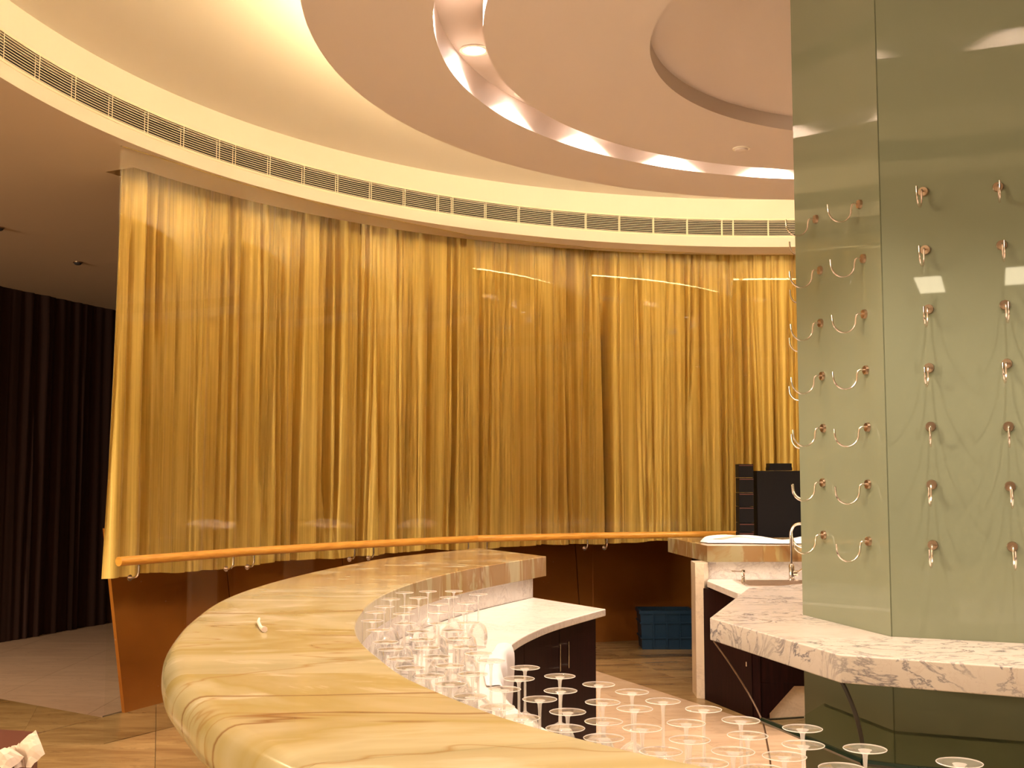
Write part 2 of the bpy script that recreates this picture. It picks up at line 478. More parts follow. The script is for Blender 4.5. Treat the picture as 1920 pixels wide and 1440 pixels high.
# ---- floors
def wall_r(deg):                 # foot of the low curved wall
    t = min(max((151-deg)/51, 0), 1)
    return 5.68 + 0.70*t
ringpts = [pol(wall_r(a)+0.10, a) for a in range(152, -10, -3)]
far_edge = [Vector((-12, 14.2)), Vector((-3.73, 8.52)), Vector((-2.76, 7.87)), Vector((-2.66, 8.07))]
bm = bm_()
poly = [Vector((p.x, p.y)) for p in ringpts]
poly = far_edge + poly + [Vector((X1, poly[-1].y)), Vector((X1, Y0)), Vector((X0, Y0))]
fs = prism(bm, poly, -0.17, -0.012)
bmesh.ops.triangulate(bm, faces=[f for f in bm.faces if len(f.verts) > 4])
mainfloor = struct('floor', bm, M_grout)
bm = bm_()
v = [bm.verts.new((x, y, -0.18)) for x, y in ((X0, Y0), (X1, Y0), (X1, Y1), (X0, Y1))]; bm.faces.new(v)
lowfloor = struct('floor', bm, M_grout)

# bar outlines in plan (world metres)
B1 = [(-0.27, 8.39), (-0.78, 7.49), (-0.99, 6.80), (-1.13, 6.15), (-1.22, 5.49), (-1.245, 4.86), (-1.18, 4.17), (-1.085, 3.62), (-1.0, 3.28), (-0.90, 2.98), (-0.78, 2.70), (-0.675, 2.48), (-0.535, 2.24), (-0.33, 1.97), (0.0, 1.66), (0.5, 1.36), (1.1, 1.14), (2.2, 0.98), (3.3, 1.18)]
B2 = [(0.22, 7.47), (-0.04, 6.91), (-0.20, 6.53), (-0.36, 6.05), (-0.49, 5.50), (-0.555, 5.02), (-0.572, 4.60), (-0.555, 4.17), (-0.52, 3.86), (-0.46, 3.56), (-0.37, 3.25), (-0.27, 2.95), (-0.14, 2.68), (0.0, 2.43), (0.15, 2.24), (0.32, 2.06), (0.60, 1.86), (1.1, 1.63), (2.2, 1.46), (3.2, 1.65)]
B1s = [Vector(p) for p in B1]; B2s = [Vector(p) for p in B2]
S1 = resample(spline([(p[0], p[1], 0) for p in B1], 8), 160)
S2 = resample(spline([(p[0], p[1], 0) for p in B2], 8), 160)
S1 = [a+(b-a).normalized()*0.015 for a, b in zip(S1, S2)]
def inside(p, poly):
    c = False; n_ = len(poly)
    for i in range(n_):
        a, b = poly[i], poly[(i+1) % n_]
        if (a[1] > p[1]) != (b[1] > p[1]) and p[0] < (b[0]-a[0])*(p[1]-a[1])/(b[1]-a[1])+a[0]: c = not c
    return c
barroom = [(a+b)/2 for a, b in zip(S1, S2)] + [Vector((4.2, 2.5)), Vector((4.6, 6)), Vector((3.2, 9.5)), Vector((0.6, 9.9))]
def clip(poly, p, nrm):
    "keep the side where (x-p).n <= 0"
    out = []
    for i in range(len(poly)):
        a, b = poly[i], poly[(i+1) % len(poly)]
        da, db = (a-p).dot(nrm), (b-p).dot(nrm)
        if da <= 0: out.append(a)
        if (da < 0 < db) or (db < 0 < da): out.append(a+(b-a)*(da/(da-db)))
    return out
def add_tile(poly, z0, z1, m, parent, gap=0.002):
    if len(poly) < 3: return
    c = sum(poly, Vector((0, 0)))/len(poly)
    ar = abs(sum(poly[i].cross(poly[(i+1) % len(poly)]) if hasattr(poly[i], 'cross') else 0 for i in range(len(poly))))/2
    if ar < 0.004: return
    q = []
    for p in poly:
        d = c-p; L = d.length
        q.append(p + d*(gap/max(L, 1e-6)))
    b = bm_()
    prism(b, q, z0, z1)
    obj('tile', b, m, parent)
G, ROT = 0.80, math.radians(17)
gx = Vector((math.cos(ROT), math.sin(ROT))); gy = Vector((-math.sin(ROT), math.cos(ROT)))
org = at(292, 1370, 0).xy
lineP, lineN = Vector((0.75, 9.63)), Vector((1.64, 0.73)).normalized()
eP = Vector((-2.76, 7.87)); eN = Vector((8.52-7.87, 3.73-2.76)).normalized()   # far side of the step edge
ring2 = [Vector((pol(wall_r(a)+0.03, a).x, pol(wall_r(a)+0.03, a).y)) for a in range(151, 48, -6)]
for i in range(-9, 10):
    for j in range(-12, 9):
        o_ = org + gx*(i*G) + gy*(j*G)
        sq = [o_, o_+gx*G, o_+gx*G+gy*G, o_+gy*G]
        c = o_+gx*G/2+gy*G/2
        if not (-5.0 < c.x < 4.6 and 0.8 < c.y < 12.2): continue
        isin = inside(c, barroom)
        eQ = Vector((-2.66, 8.07)); eT = (eQ-eP); eM = Vector((eT.y, -eT.x)).normalized()      # eM points to the right of the short edge
        left_, right_ = clip(sq, eP, eM), clip(sq, eP, -eM)
        if len(left_) >= 3: left_ = clip(left_, eP, eN)
        for r_ in range(len(ring2)-1):
            if len(right_) < 3: break
            a, b = ring2[r_], ring2[r_+1]
            t = b-a; right_ = clip(right_, a, Vector((-t.y, t.x)).normalized())
        if len(left_) >= 3: add_tile(left_, -0.012, 0.0, M_floor, mainfloor, 0.001)
        sq = right_
        if len(sq) < 3: continue
        if isin:
            add_tile(clip(sq, lineP, lineN), -0.012, 0.0, M_floor2, mainfloor)
            add_tile(clip(sq, lineP, -lineN), -0.012, 0.0, M_floor, mainfloor)
        else:
            add_tile(sq, -0.012, 0.0, M_floor, mainfloor)
# paler lower floor beyond the step at the left
G3 = 1.0
for i in range(-2, 6):
    for j in range(0, 9):
        x, y = -7.2+i*G3, 7.6+j*G3
        add_tile([Vector((x, y)), Vector((x+G3, y)), Vector((x+G3, y+G3)), Vector((x, y+G3))], -0.18, -0.172, M_floor3, lowfloor)

# low curved wall of polished brown panels under the hem (leans outward), in facets
low = empty('curved_low_wall', (0, 0, 0))
tag(low, 'polished copper-brown curved low wall below the gold curtain hem', 'wall')
PA = [151.0, 139.5, 128.0, 116.5, 105.0, 93.5, 82.0, 70.5, 59.0, 47.5, 36.0, 25.0]
for i in range(len(PA)-1):
    a, b = PA[i]-0.04, PA[i+1]+0.04
    bm = bm_()
    pts = []
    for aa in [a+(b-a)*k/8 for k in range(9)]:
        r = wall_r(aa)
        pts.append((pol(r, aa, 0.0), pol(r+0.24, aa, 1.25), pol(r+0.27, aa, 1.25), pol(r+0.03, aa, 0.0)))
    rows = [[bm.verts.new(p) for p in q4] for q4 in pts]
    for k in range(8):
        A, Bq = rows[k], rows[k+1]
        for m_ in range(4): bm.faces.new((A[m_], A[(m_+1) % 4], Bq[(m_+1) % 4], Bq[m_]))
    bm.faces.new(rows[0]); bm.faces.new(rows[-1][::-1])
    obj('panel', bm, M_low, low, smooth=True, angle=30)

# ---- frameless glass screen in front of the curtain, and the wooden handrail on it
RAILZ = 1.095
rp = [cylpt(x, r, RAILZ) for x, r in ((222, 5.07), (455, 4.985), (681, 5.02), (893, 5.17), (1118, 5.22), (1385, 5.30), (1620, 5.30))]
rp[0] = at(222, 1053, RAILZ)
screen = empty('glass_screen', (0, 0, 0))
tag(screen, 'tall frameless clear glass screen of flat panes before the gold curtain', 'glass screen')
def outw(p): 
    d = Vector((p.x-CX, p.y-CY, 0)); return d.normalized()
gp = [p + outw(p)*0.070 for p in rp]
for i in range(len(gp)-1):
    a, b = gp[i], gp[i+1]
    t = (b-a).normalized(); nn = Vector((t.y, -t.x, 0)); 
    if nn.dot(outw((a+b)/2)) < 0: nn = -nn
    a2, b2 = a+t*0.004, b-t*0.004
    bm = bm_()
    # a thin sheet: two faces would double the reflection, the pane is 10 mm thick
    prism(bm, [a2, b2, b2+nn*0.010, a2+nn*0.010], 0.0, 3.695)
    obj('pane', bm, M_pane, screen)
hr = empty('handrail', (0, 0, 0))
tag(hr, 'round orange-brown wooden handrail fixed along the curved glass screen', 'handrail')
for i in range(len(rp)-1):
    a, b = rp[i], rp[i+1]; t = (b-a).normalized()
    bm = bm_(); tube(bm, [a+t*0.0015, b-t*0.0015], 0.029, 18)
    obj('rail', bm, M_wood, hr, smooth=True, angle=40)
    L = (b-a).length
    for s in ((0.10 if i else 0.16), L-0.09):
        p = a+t*s; o_ = outw(p); q = p + o_*0.068
        pts = spline([p+Vector((0, 0, -0.026)), p+Vector((0, 0, -0.075)), p+o_*0.02+Vector((0, 0, -0.105)), p+o_*0.055+Vector((0, 0, -0.112)), q+Vector((0, 0, -0.112))], 5)
        bm = bm_(); tube(bm, pts, 0.0065, 8)
        cl = obj('bracket', bm, M_steel, hr, smooth=True, angle=40)
        bm = bm_()
        Mx = Matrix.Translation(q+Vector((0, 0, -0.112))) @ o_.to_track_quat('Z', 'Y').to_matrix().to_4x4()
        bmesh.ops.create_cone(bm, cap_ends=True, segments=14, radius1=0.02, radius2=0.02, depth=0.006, matrix=Mx)
        obj('rosette', bm, M_steel, cl)

# ================================================================ CURTAINS
def curtain(name, path, ztop, zbot, m, seed, amp=0.06, density=9.0, step=0.011, rows=26, hem=None, fine_=1.0):
    rr = random.Random(seed)
    P = resample(path, 10)
    L = sum((Vector(path[i+1][:2])-Vector(path[i][:2])).length for i in range(len(path)-1))
    nc = int(L/step); P = resample(path, nc)
    Nn = offset(P, 1.0)
    # folds: (centre, half width, depth, drift, start, end)
    folds = []
    s = 0
    while s < L:
        cluster = rr.random()
        gap = (0.020+0.05*rr.random()) if cluster < 0.62 else (0.08+0.16*rr.random())
        s += gap*9.0/density
        folds.append((s, rr.uniform(0.007, 0.019), rr.uniform(0.35, 1.0), rr.gauss(0, 0.03), rr.uniform(-0.5, 0.25), rr.uniform(0.75, 1.5), rr.random()*6))
    off = [[0.0]*(nc+1) for _ in range(rows+1)]
    ph = [rr.random()*6.28 for _ in range(8)]
    for j in range(rows+1):
        v = j/rows
        for i in range(nc+1):
            s = i*L/nc
            off[j][i] = 0.012*math.sin(s*3.1+ph[0]+0.5*math.sin(v*2)) + fine_*0.016*math.sin(s*21+2.6*math.sin(s*2.3+ph[6])+0.5*math.sin(v*2.5+s)) + fine_*0.013*math.sin(s*41+2.8*math.sin(s*3.9+ph[7])+0.8*v*math.sin(s*1.1)) + 0.012*math.sin(s*9.3+ph[1]+v*0.6) + 0.006*math.sin(s*23+ph[2]+v) + fine_*0.008*math.sin(s*78+3.0*math.sin(s*6.7+ph[3])+2*math.sin(s*2.9+ph[4])+0.7*v*math.sin(s*1.7))*(0.55+0.45*math.sin(s*2.1+ph[5]+v))
        for (c, hw, dp, dr, v0, v1, p) in folds:
            e = min(max((v-v0)/0.12, 0), 1)*min(max((v1-v)/0.12, 0), 1)
            if e <= 0: continue
            cc = c + dr*v + 0.006*math.sin(v*4+p)
            i0 = max(int((cc-hw*3.2)/L*nc), 0); i1 = min(int((cc+hw*3.2)/L*nc)+1, nc)
            for i in range(i0, i1+1):
                x = (i*L/nc-cc)/hw
                off[j][i] += amp*dp*e*(-math.exp(-x*x*0.9)) * (0.8+0.4*math.sin(v*3+p))
    bm = bm_(); grid = []
    for j in range(rows+1):
        v = j/rows; row = []
        for i in range(nc+1):
            p = P[i]; nn = Nn[i]-P[i]
            zb = hem(i/nc, i*L/nc) if hem else zbot
            z = ztop + (zb-ztop)*v
            o_ = off[j][i]*(0.55+0.45*min(v/0.05, 1))
            row.append(bm.verts.new((p.x+nn.x*o_, p.y+nn.y*o_, z)))
        grid.append(row)
    for j in range(rows):
        for i in range(nc):
            bm.faces.new((grid[j][i], grid[j][i+1], grid[j+1][i+1], grid[j+1][i]))
    return obj(name, bm, m, smooth=True, recalc=False)
arc = [pol(RC, a).xy for a in [CA1-0.3-(CA1-CA0-0.6)*k/200 for k in range(201)]]
def hem(u, s):
    return 0.925+0.10*min(u*2.2, 1.0)+0.006*math.sin(s*5)+0.004*math.sin(s*17+1)+0.012*max(0, math.sin(s*2.3+1.0))**8
g = curtain('gold_curtain', arc, ZS+0.10, 0.94, M_gold, 11, amp=-0.125, density=12, hem=hem)
tag(g, 'long gold pleated curtain hanging in a curve under the soffit', 'curtain')
lp = [Vector((-6.6, 9.6)), Vector((-5.58, 12.5)), Vector((-5.0, 14.1)), Vector((-3.4, 18.2)), Vector((-1.0, 20.2)), Vector((6, 20.5))]
lp = [Vector((p.x, p.y)) for p in spline([(p.x, p.y, 0) for p in lp], 8)]
d = curtain('dark_curtain', lp, ZS, -0.17, M_darkcurt, 5, amp=-0.14, density=4.5, step=0.03, rows=8)
tag(d, 'floor-length dark brown curtain in the shadows at the far left', 'curtain')

# ================================================================ AIR GRILLES in the fascia
MULL = [169.1, 165.24, 161.29, 157.45, 153.58, 149.69, 147.94, 144.14, 140.39, 136.68, 132.96, 129.23, 125.5, 123.91, 120.24, 116.55, 112.88, 109.2, 105.54, 101.87, 98.25, 94.57, 93.39, 89.78]
units = [MULL[6:14], MULL[13:23], [171.7+0.1] and [178.2, 176.6, 172.9]+MULL[0:7], [93.39-3.66*k for k in range(9)]+[62.5], [178.2+3.72*k for k in range(0, 9)][::-1]]
units = [MULL[6:14], MULL[13:23], [176.7, 172.9]+MULL[0:7], [93.39-3.66*k for k in range(8)], [206.5-3.725*k for k in range(9)], [67.7-3.66*k for k in range(8)], [42.0-3.66*k for k in range(8)]]
names_u = ['second cream air grille from the left in the curved fascia', 'long middle cream air grille in the curved fascia above the curtain',
           'leftmost cream air grille in the curved fascia, above the dark soffit', 'cream air grille in the fascia meeting the green glass column',
           'cream air grille in the fascia beyond the left edge of the photo',
           'cream air grille in the fascia hidden behind the green column', 'cream air grille in the fascia right of the green column']
for un, lab in zip(units, names_u):
    a0, a1 = min(un), max(un)
    gr = tag(empty('air_grille', pol(RF, (a0+a1)/2, VZ0)), lab, 'vent', 'air grilles round the ceiling fascia')
    inv = Matrix.Translation(-gr.location)
    nseg = max(8, int((a1-a0)/1.0))
    bm = bm_()
    for z0, z1 in ((VZ0-0.012, VZ0+0.004), (VZ1-0.004, VZ1+0.012)):
        lathe(bm, [(RF-0.004, z0), (RF-0.004, z1), (RF+0.012, z1), (RF+0.012, z0), (RF-0.004, z0)], nseg, CX, CY, a0, a1)
    bmesh.ops.transform(bm, matrix=inv, verts=bm.verts)
    obj('frame', bm, M_vent, gr)
    bm = bm_()
    ns = 9
    for k in range(ns):
        z = VZ0+0.004+(VZ1-VZ0-0.008)*(k+0.5)/ns
        lathe(bm, [(RF+0.001, z-0.0020), (RF+0.001, z+0.0020), (RF+0.004, z+0.0022), (RF+0.004, z-0.0014), (RF+0.001, z-0.0020)], nseg, CX, CY, a0, a1)
    bmesh.ops.transform(bm, matrix=inv, verts=bm.verts)
    o = obj('slats', bm, M_vent, gr); o['kind'] = 'stuff'
    for a in un:
        if un is units[1] and a == un[0]: continue
        if un is units[3] and a == un[0]: continue
        bm = bm_(); h = 0.045
        lathe(bm, [(RF-0.003, VZ0-0.004), (RF-0.003, VZ1+0.004), (RF+0.024, VZ1+0.004), (RF+0.024, VZ0-0.004), (RF-0.003, VZ0-0.004)], 1, CX, CY, a-h, a+h)
        bmesh.ops.transform(bm, matrix=inv, verts=bm.verts)
        obj('divider', bm, M_vent, gr)

# ================================================================ DOWNLIGHTS in the groove
bm = bm_(); lathe(bm, [(0.060, 0.0), (0.078, 0.0), (0.080, -0.004), (0.078, -0.007), (0.060, -0.006), (0.055, 0.02)], 28)
me_ring = obj('bezel', bm, M_vent, None, smooth=True, angle=50).data
bm = bm_(); bmesh.ops.create_circle(bm, cap_ends=True, segments=28, radius=0.058)
for f_ in bm.faces: 
    if f_.normal.z > 0: f_.normal_flip()
me_lens = obj('lens', bm, M_lamp, None, recalc=False).data
for nm in ('bezel', 'lens'): bpy.data.objects.remove(bpy.data.objects[nm])
def downlight(loc, label, group, power, col, cone=110, blend=0.6, rad=0.03, tilt=None, r=0.0):
    e = tag(empty('downlight', loc), label, 'ceiling light', group)
    b = link(bpy.data.objects.new('bezel', me_ring), e)
    l = link(bpy.data.objects.new('lens', me_lens), e); l.location = (0, 0, -0.001)
    ld = bpy.data.lights.new('lamp', 'SPOT'); ld.energy = power; ld.color = col
    ld.spot_size = math.radians(cone); ld.spot_blend = blend; ld.shadow_soft_size = rad
    lo = link(bpy.data.objects.new('lamp', ld), e); lo.location = (0, 0, -0.012)
    return e
for k in range(22):
    a = 166.4 - k*360/22
    if k == 0: lab, gp_ = 'bright round downlight glowing in the ceiling groove, nearest the fascia grille', None
    elif k == 1: lab, gp_ = 'half-hidden downlight peeking from the groove behind the inner ceiling ring', None
    else: lab, gp_ = 'recessed downlight tucked out of sight in the circular ceiling groove', 'downlights hidden in the ceiling groove'
    downlight(pol(2.585 if k == 0 else 2.565, a, 3.849), lab, gp_, SPOT_W, PINK, 136, 0.6, 0.02)
# downlights in the flat ceiling of the rest of the room (behind and beside the camera)
for (x, y) in ((-2.2, -0.5), (0.4, -1.9), (3.2, -2.2), (6.0, -1.0), (-3.6, 2.4), (-1.0, -4.5), (2.0, -5.0), (-4.5, -2.8), (8.2, 1.6), (8.6, 6.0), (-4.4, 5.4), (-6.0, 8.6)):  # a left one is added, unseen, to brighten the left floor
    downlight((x, y, ZS-0.001), 'recessed downlight in the flat ceiling out of view', 'downlights in the flat ceiling', ROOM_W, WARM, 150, 0.8, 0.05)
for (x, y, lab) in ((-2.07, -3.33, 'left'), (-1.18, -3.45, 'right')):
    e = tag(empty('light_panel', (x, y, ZS-0.03), -0.40), f'{lab} one of two slim ceiling light panels mirrored in the green glass column', 'ceiling light')
    bm = bm_(); box(bm, -0.13, 0.13, -0.54, 0.54, -0.016, 0.0); obj('diffuser', bm, M_panel, e)
    bm = bm_()
    for a, b, c_, d_ in ((-.15, .15, .54, .56), (-.15, .15, -.56, -.54), (-.15, -.13, -.54, .54), (.13, .15, -.54, .54)): box(bm, a, b, c_, d_, -0.012, 0.028)
    obj('frame', bm, M_vent, e)

# smoke detector and sprinklers
def detector(px, py, z, label, r=0.055, nm='smoke_detector', cat='detector', dark=False, h=0.03):
    p = at(px, py, z); e = tag(empty(nm, p), label, cat)
    bm = bm_(); lathe(bm, [(0, -h*0.35), (r, -h*0.35), (r, 0)], 26); obj('base', bm, M_vent if not dark else M_plate, e, smooth=True, angle=40)
    bm = bm_(); lathe(bm, [(r*0.78, -h*0.35), (r*0.7, -h*0.8), (r*0.45, -h), (0, -h)], 26); obj('cap', bm, M_dark if dark else M_paint2, e, smooth=True, angle=40)
detector(1390, 278, ZS, 'round smoke detector on the inner ceiling ring beside the column', 0.055, h=0.02)
detector(146, 491, ZS, 'small round sprinkler rose on the dim soffit left of the curtain', 0.045, 'sprinkler', 'sprinkler', True, 0.03)
detector(-2, 426, ZS, 'small sprinkler rose cut by the left edge of the photo', 0.045, 'sprinkler', 'sprinkler', True, 0.03)

# ================================================================ GREEN GLASS COLUMN
KC = 0.922
A0 = Vector((1.353, 5.41))*KC; A1 = Vector((1.520, 4.66))*KC; A2 = Vector((2.229, 4.36))*KC; CC = Vector((2.09, 5.18))*KC
A3 = CC*2-A0; A4 = CC*2-A1; A5 = CC*2-A2
HEX = [A0, A1, A2, A3, A4, A5]
col = tag(empty('glass_column', (CC.x, CC.y, 0)), 'six-sided column clad in pale green glass, studded with steel hooks', 'column')
inv = Vector((-CC.x, -CC.y))
bm = bm_(); prism(bm, [CC+(p-CC)*0.975+inv for p in HEX], 0.0, 3.785, top=True); obj('core', bm, M_greendk, col)
for i in range(6):
    a, b = HEX[i], HEX[(i+1) % 6]; t = (b-a).normalized(); nn = Vector((t.y, -t.x))
    if nn.dot((a+b)/2-CC) < 0: nn = -nn
    a_, b_ = a+t*0.003+inv, b-t*0.003+inv
    bm = bm_(); prism(bm, [a_, b_, b_-nn*0.012, a_-nn*0.012], 0.0, 3.784)
    bevel(bm, 0.0015, 1)
    obj('glass_panel', bm, M_green, col)
# marble shelf round the column
SZ = EYE-0.63*KC
SH = [Vector(p)*KC for p in ((1.364, 6.69), (0.899, 5.28), (1.176, 4.18), (1.71, 3.90), (2.50, 3.49), (3.45, 4.45), (3.35, 6.2), (2.5, 7.15), (1.746, 6.97))]
def ring_prism(bm, outer, inner_, z0, z1):
    oo = [bm.verts.new((p.x, p.y, z1)) for p in outer]; ii = [bm.verts.new((p.x, p.y, z1)) for p in inner_]
    ob = [bm.verts.new((p.x, p.y, z0)) for p in outer]; ib = [bm.verts.new((p.x, p.y, z0)) for p in inner_]
    es = []
    for L_ in (oo, ii):
        for i in range(len(L_)): es.append(bm.edges.new((L_[i], L_[(i+1) % len(L_)])))
    bmesh.ops.triangle_fill(bm, edges=es, use_beauty=True)
    es = []
    for L_ in (ob, ib):
        for i in range(len(L_)): es.append(bm.edges.new((L_[i], L_[(i+1) % len(L_)])))
    bmesh.ops.triangle_fill(bm, edges=es, use_beauty=True)
    for T_, B_ in ((oo, ob), (ii, ib)):
        for i in range(len(T_)): bm.faces.new((T_[i], T_[(i+1) % len(T_)], B_[(i+1) % len(T_)], B_[i]))
bm = bm_(); ring_prism(bm, SH, [CC+(p-CC)*1.002 for p in HEX], SZ-0.092, SZ)
bmesh.ops.recalc_face_normals(bm, faces=bm.faces)
o = obj('marble_shelf', bm, M_shelf); tag(o, 'thick white marble shelf with grey veins wrapped round the green column', 'shelf')
bv = o.modifiers.new('bevel', 'BEVEL'); bv.width = 0.004; bv.segments = 2; bv.limit_method = 'ANGLE'
# lower clear glass shelf
LZ = EYE-1.0*KC
gs = tag(empty('glass_shelf', (0, 0, LZ)), 'clear glass shelf with dark teal edge below the marble shelf', 'shelf')
LG = [at(1507, 1342, LZ).xy, at(1429, 1347, LZ).xy, at(1618, 1426, LZ).xy, at(1722, 1439, LZ).xy, Vector((2.30, 3.80))*KC, A2*1.0, A1*1.0, A0+(A1-A0)*0.25]
LG = [Vector((p.x, p.y)) for p in LG]
bm = bm_(); prism(bm, LG, -0.012, 0.0); obj('pane', bm, M_tealglass, gs)
bm = bm_()
for i in range(4):
    a, b = LG[i], LG[i+1]
    r_ = 0.0035 if i == 0 else 0.011
    tube(bm, [(a.x, a.y, -0.006), (b.x, b.y, -0.006)], r_, 6)
o = obj('edge', bm, M_tealedge, gs); o['label'] = 'dark teal polished glass edge'
# the two bowed rods from the shelf corners
pts = spline([atY(1338, 1202, 5.27*KC)+Vector((0, 0, 0.0)), atY(1372, 1250, 5.18*KC), atY(1405, 1303, 5.05*KC), atY(1429, 1352, 4.9*KC), atY(1438, 1392, 4.86*KC), atY(1446, 1445, 4.84*KC), atY(1452, 1545, 4.84*KC)], 6)
bm = bm_(); tube(bm, pts, 0.0036, 8); o = obj('cable', bm, M_cable, smooth=True)
tag(o, 'thin brown cable bowing down from the left corner of the marble shelf', 'cable')
pts = spline([atY(1577, 1277, 4.20*KC), atY(1588, 1298, 4.19*KC), atY(1603, 1336, 4.18*KC), atY(1613, 1374, 4.18*KC), atY(1619, 1412, 4.19*KC), atY(1623, 1455, 4.2*KC), atY(1626, 1560, 4.2*KC)], 6)
bm = bm_(); tube(bm, pts, 0.0075, 8); o = obj('cable', bm, M_rubber, smooth=True)
tag(o, 'thicker dark cable hanging below the front corner of the marble shelf', 'cable')

# ================================================================ HOOKS
def hook_proto():
    e = empty('hook', (0, 0, 0))         # +X is away from the glass
    bm = bm_(); bmesh.ops.create_cone(bm, cap_ends=True, segments=20, radius1=0.019, radius2=0.017, depth=0.010,
                                      matrix=Matrix.Translation((0.005, 0, 0)) @ Matrix.Rotation(PI/2, 4, 'Y'))
    obj('plate', bm, M_plate, e, smooth=True, angle=40)
    pts = [(0.008, 0, 0), (0.028, 0, 0.001), (0.036, 0, -0.005), (0.039, 0, -0.018)]
    cx_, r_ = 0.089, 0.050
    for k in range(1, 13):
        a = PI + PI*k/12
        pts.append((cx_+r_*math.cos(a), 0, -0.025+r_*1.0*math.sin(a)))
    pts.append((0.140, 0, -0.008))
    bm = bm_(); tube(bm, pts, 0.0038, 9); obj('arm', bm, M_steel, e, smooth=True, angle=50)
    return e
hp = hook_proto(); remember(hp)
first = [True]
ORD = ['first', 'second', 'third', 'fourth', 'fifth', 'sixth', 'seventh', 'eighth', 'ninth', 'tenth', 'eleventh', 'twelfth']
def on_facet(px, py, P, Q):
    "where the ray meets the vertical plane through P and Q"
    x = (px-960)/F; u = -(py-720)/F; c, s = math.cos(T), math.sin(T)
    d = Vector((x, c-u*s, s+u*c)); t = (Q-P); nn = Vector((t.y, -t.x))
    k = P.dot(nn)/(d.x*nn.x+d.y*nn.y)
    return Vector((d.x*k, d.y*k, EYE+d.z*k))
def put_hook(p, nn, jitter, label, group):
    o = hp if first[0] else copy_tree(hp); first[0] = False
    o.location = p; o.rotation_euler = (0, 0, math.atan2(nn.y, nn.x)+jitter)
    tag(o, label, 'hook', group)
def facet_n(P, Q):
    t = (Q-P).normalized(); nn = Vector((t.y, -t.x))
    return nn if nn.dot((P+Q)/2-CC) > 0 else -nn
colsL = [([1531, 1539, 1540, 1543, 1545, 1544, 1546], [411, 507, 606, 705, 803, 905, 1003], 'left column on the left glass face'),
         ([1613, 1620, 1622, 1625, 1628, 1629, 1630], [383, 485, 589, 694, 801, 908, 1015], 'right column on the left glass face')]
nL = facet_n(A0, A1)
for xs, ys, d_ in colsL:
    for k in range(7):
        p = on_facet(xs[k], ys[k], A0, A1); p += Vector((nL.x, nL.y, 0))*0.0005
        put_hook(p, nL, R.uniform(-0.05, 0.05), f'steel U hook, {ORD[k]} from the top in the {d_}', 'hooks on the left glass face')
colsR = [([1731, 1735, 1741, 1742, 1745, 1747, 1749], [360, 469, 580, 690, 800, 909, 1022], [-.28, -.25, -.16, -.14, .08, -.06, -.08], 'left column of front glass face'),
         ([1871, 1878, 1884, 1888, 1891, 1894, 1898], [351, 460, 572, 682, 800, 912, 1025], [.1, .15, .2, -.25, .0, .1, .16], 'right column of front glass face')]
nR = facet_n(A1, A2)
for xs, ys, js, d_ in colsR:
    for k in range(7):
        p = on_facet(xs[k], ys[k], A1, A2); p += Vector((nR.x, nR.y, 0))*0.0005
        put_hook(p, nR, js[k]*0.4, f'steel U hook seen end on, {ORD[k]} from top in {d_}', 'hooks on the front glass face')
nB = facet_n(A5, A0)
zs_left = [on_facet(xs, ys, A0, A1).z for xs, ys in zip(colsL[0][0], colsL[0][1])]
for s, nm in ((0.22, 'nearer'), (0.52, 'farther')):
    for k in range(7):
        q = A0+(A5-A0)*s
        p = Vector((q.x+nB.x*0.0005, q.y+nB.y*0.0005, zs_left[k]))
        put_hook(p, nB, R.uniform(-0.12, 0.12), f'steel hook poking past the column edge, {nm} one of {ORD[k]} pair from top', 'hooks on the rear left glass face')

# ================================================================ MAIN BAR
ZB = 1.10; TH = 0.127
# onyx top in slabs
bar = tag(empty('onyx_bar_top', (-0.8, 4.6, ZB-TH)), 'wide curved honey onyx bar top with brown veins and rounded outer edge', 'bar')
bi = Vector((0.8, -4.6))
cuts = [0, 17, 36, 52, 68, 84, 100, 118, 138, 160]
for c in range(len(cuts)-1):
    i0, i1 = cuts[c], cuts[c+1]
    bm = bm_(); rows = []
    for i in range(i0, i1+1):
        o_, i_ = S1[i], S2[i]
        d = (i_-o_).normalized()
        if i == i0 and i: 
            sh = (S1[i+1]-S1[i]).normalized()*0.001; o_ = o_+sh; i_ = i_+sh
        prof = []
        rr_ = 0.055
        for k in range(7):      # bullnose outer edge
            a = PI/2*k/6
            prof.append((o_+d*(rr_*(1-math.sin(a))) if True else o_, ZB-rr_*(1-math.cos(a))))
        prof = [(o_+d*rr_*(1-math.cos(PI/2*(1-k/6))) , ZB-rr_*(1-math.sin(PI/2*(1-k/6)))) for k in range(7)]
        prof = prof[::-1] if False else prof
        # prof runs from top (inset) to side; build order: inner top -> outer top -> side -> bottom -> inner bottom
        top_in = [(i_-d*0.004, ZB), ]
        seq = [(i_, ZB-0.004)] + top_in
        for t_ in (0.75, 0.5, 0.25): seq.append((o_+(i_-o_)*t_, ZB))
        seq += [(o_+d*rr_*(1-math.sin(PI/2*k/6)), ZB-rr_*(1-math.cos(PI/2*k/6))) for k in range(7)]
        seq += [(o_+d*rr_*(1-math.cos(PI/2*k/4)), ZB-TH+rr_*(1-math.sin(PI/2*k/4))) for k in range(5)]
        seq += [(i_-d*0.003, ZB-TH), (i_, ZB-TH+0.003)]
        rows.append([bm.verts.new((p.x+bi.x, p.y+bi.y, z-(ZB-TH))) for p, z in seq])
    m_ = len(rows[0])
    for r_ in range(len(rows)-1):
        for k in range(m_): bm.faces.new((rows[r_][k], rows[r_][(k+1) % m_], rows[r_+1][(k+1) % m_], rows[r_+1][k]))
    bm.faces.new(rows[0]); bm.faces.new(rows[-1][::-1])
    obj('slab', bm, M_onyx, bar, smooth=True, angle=35)
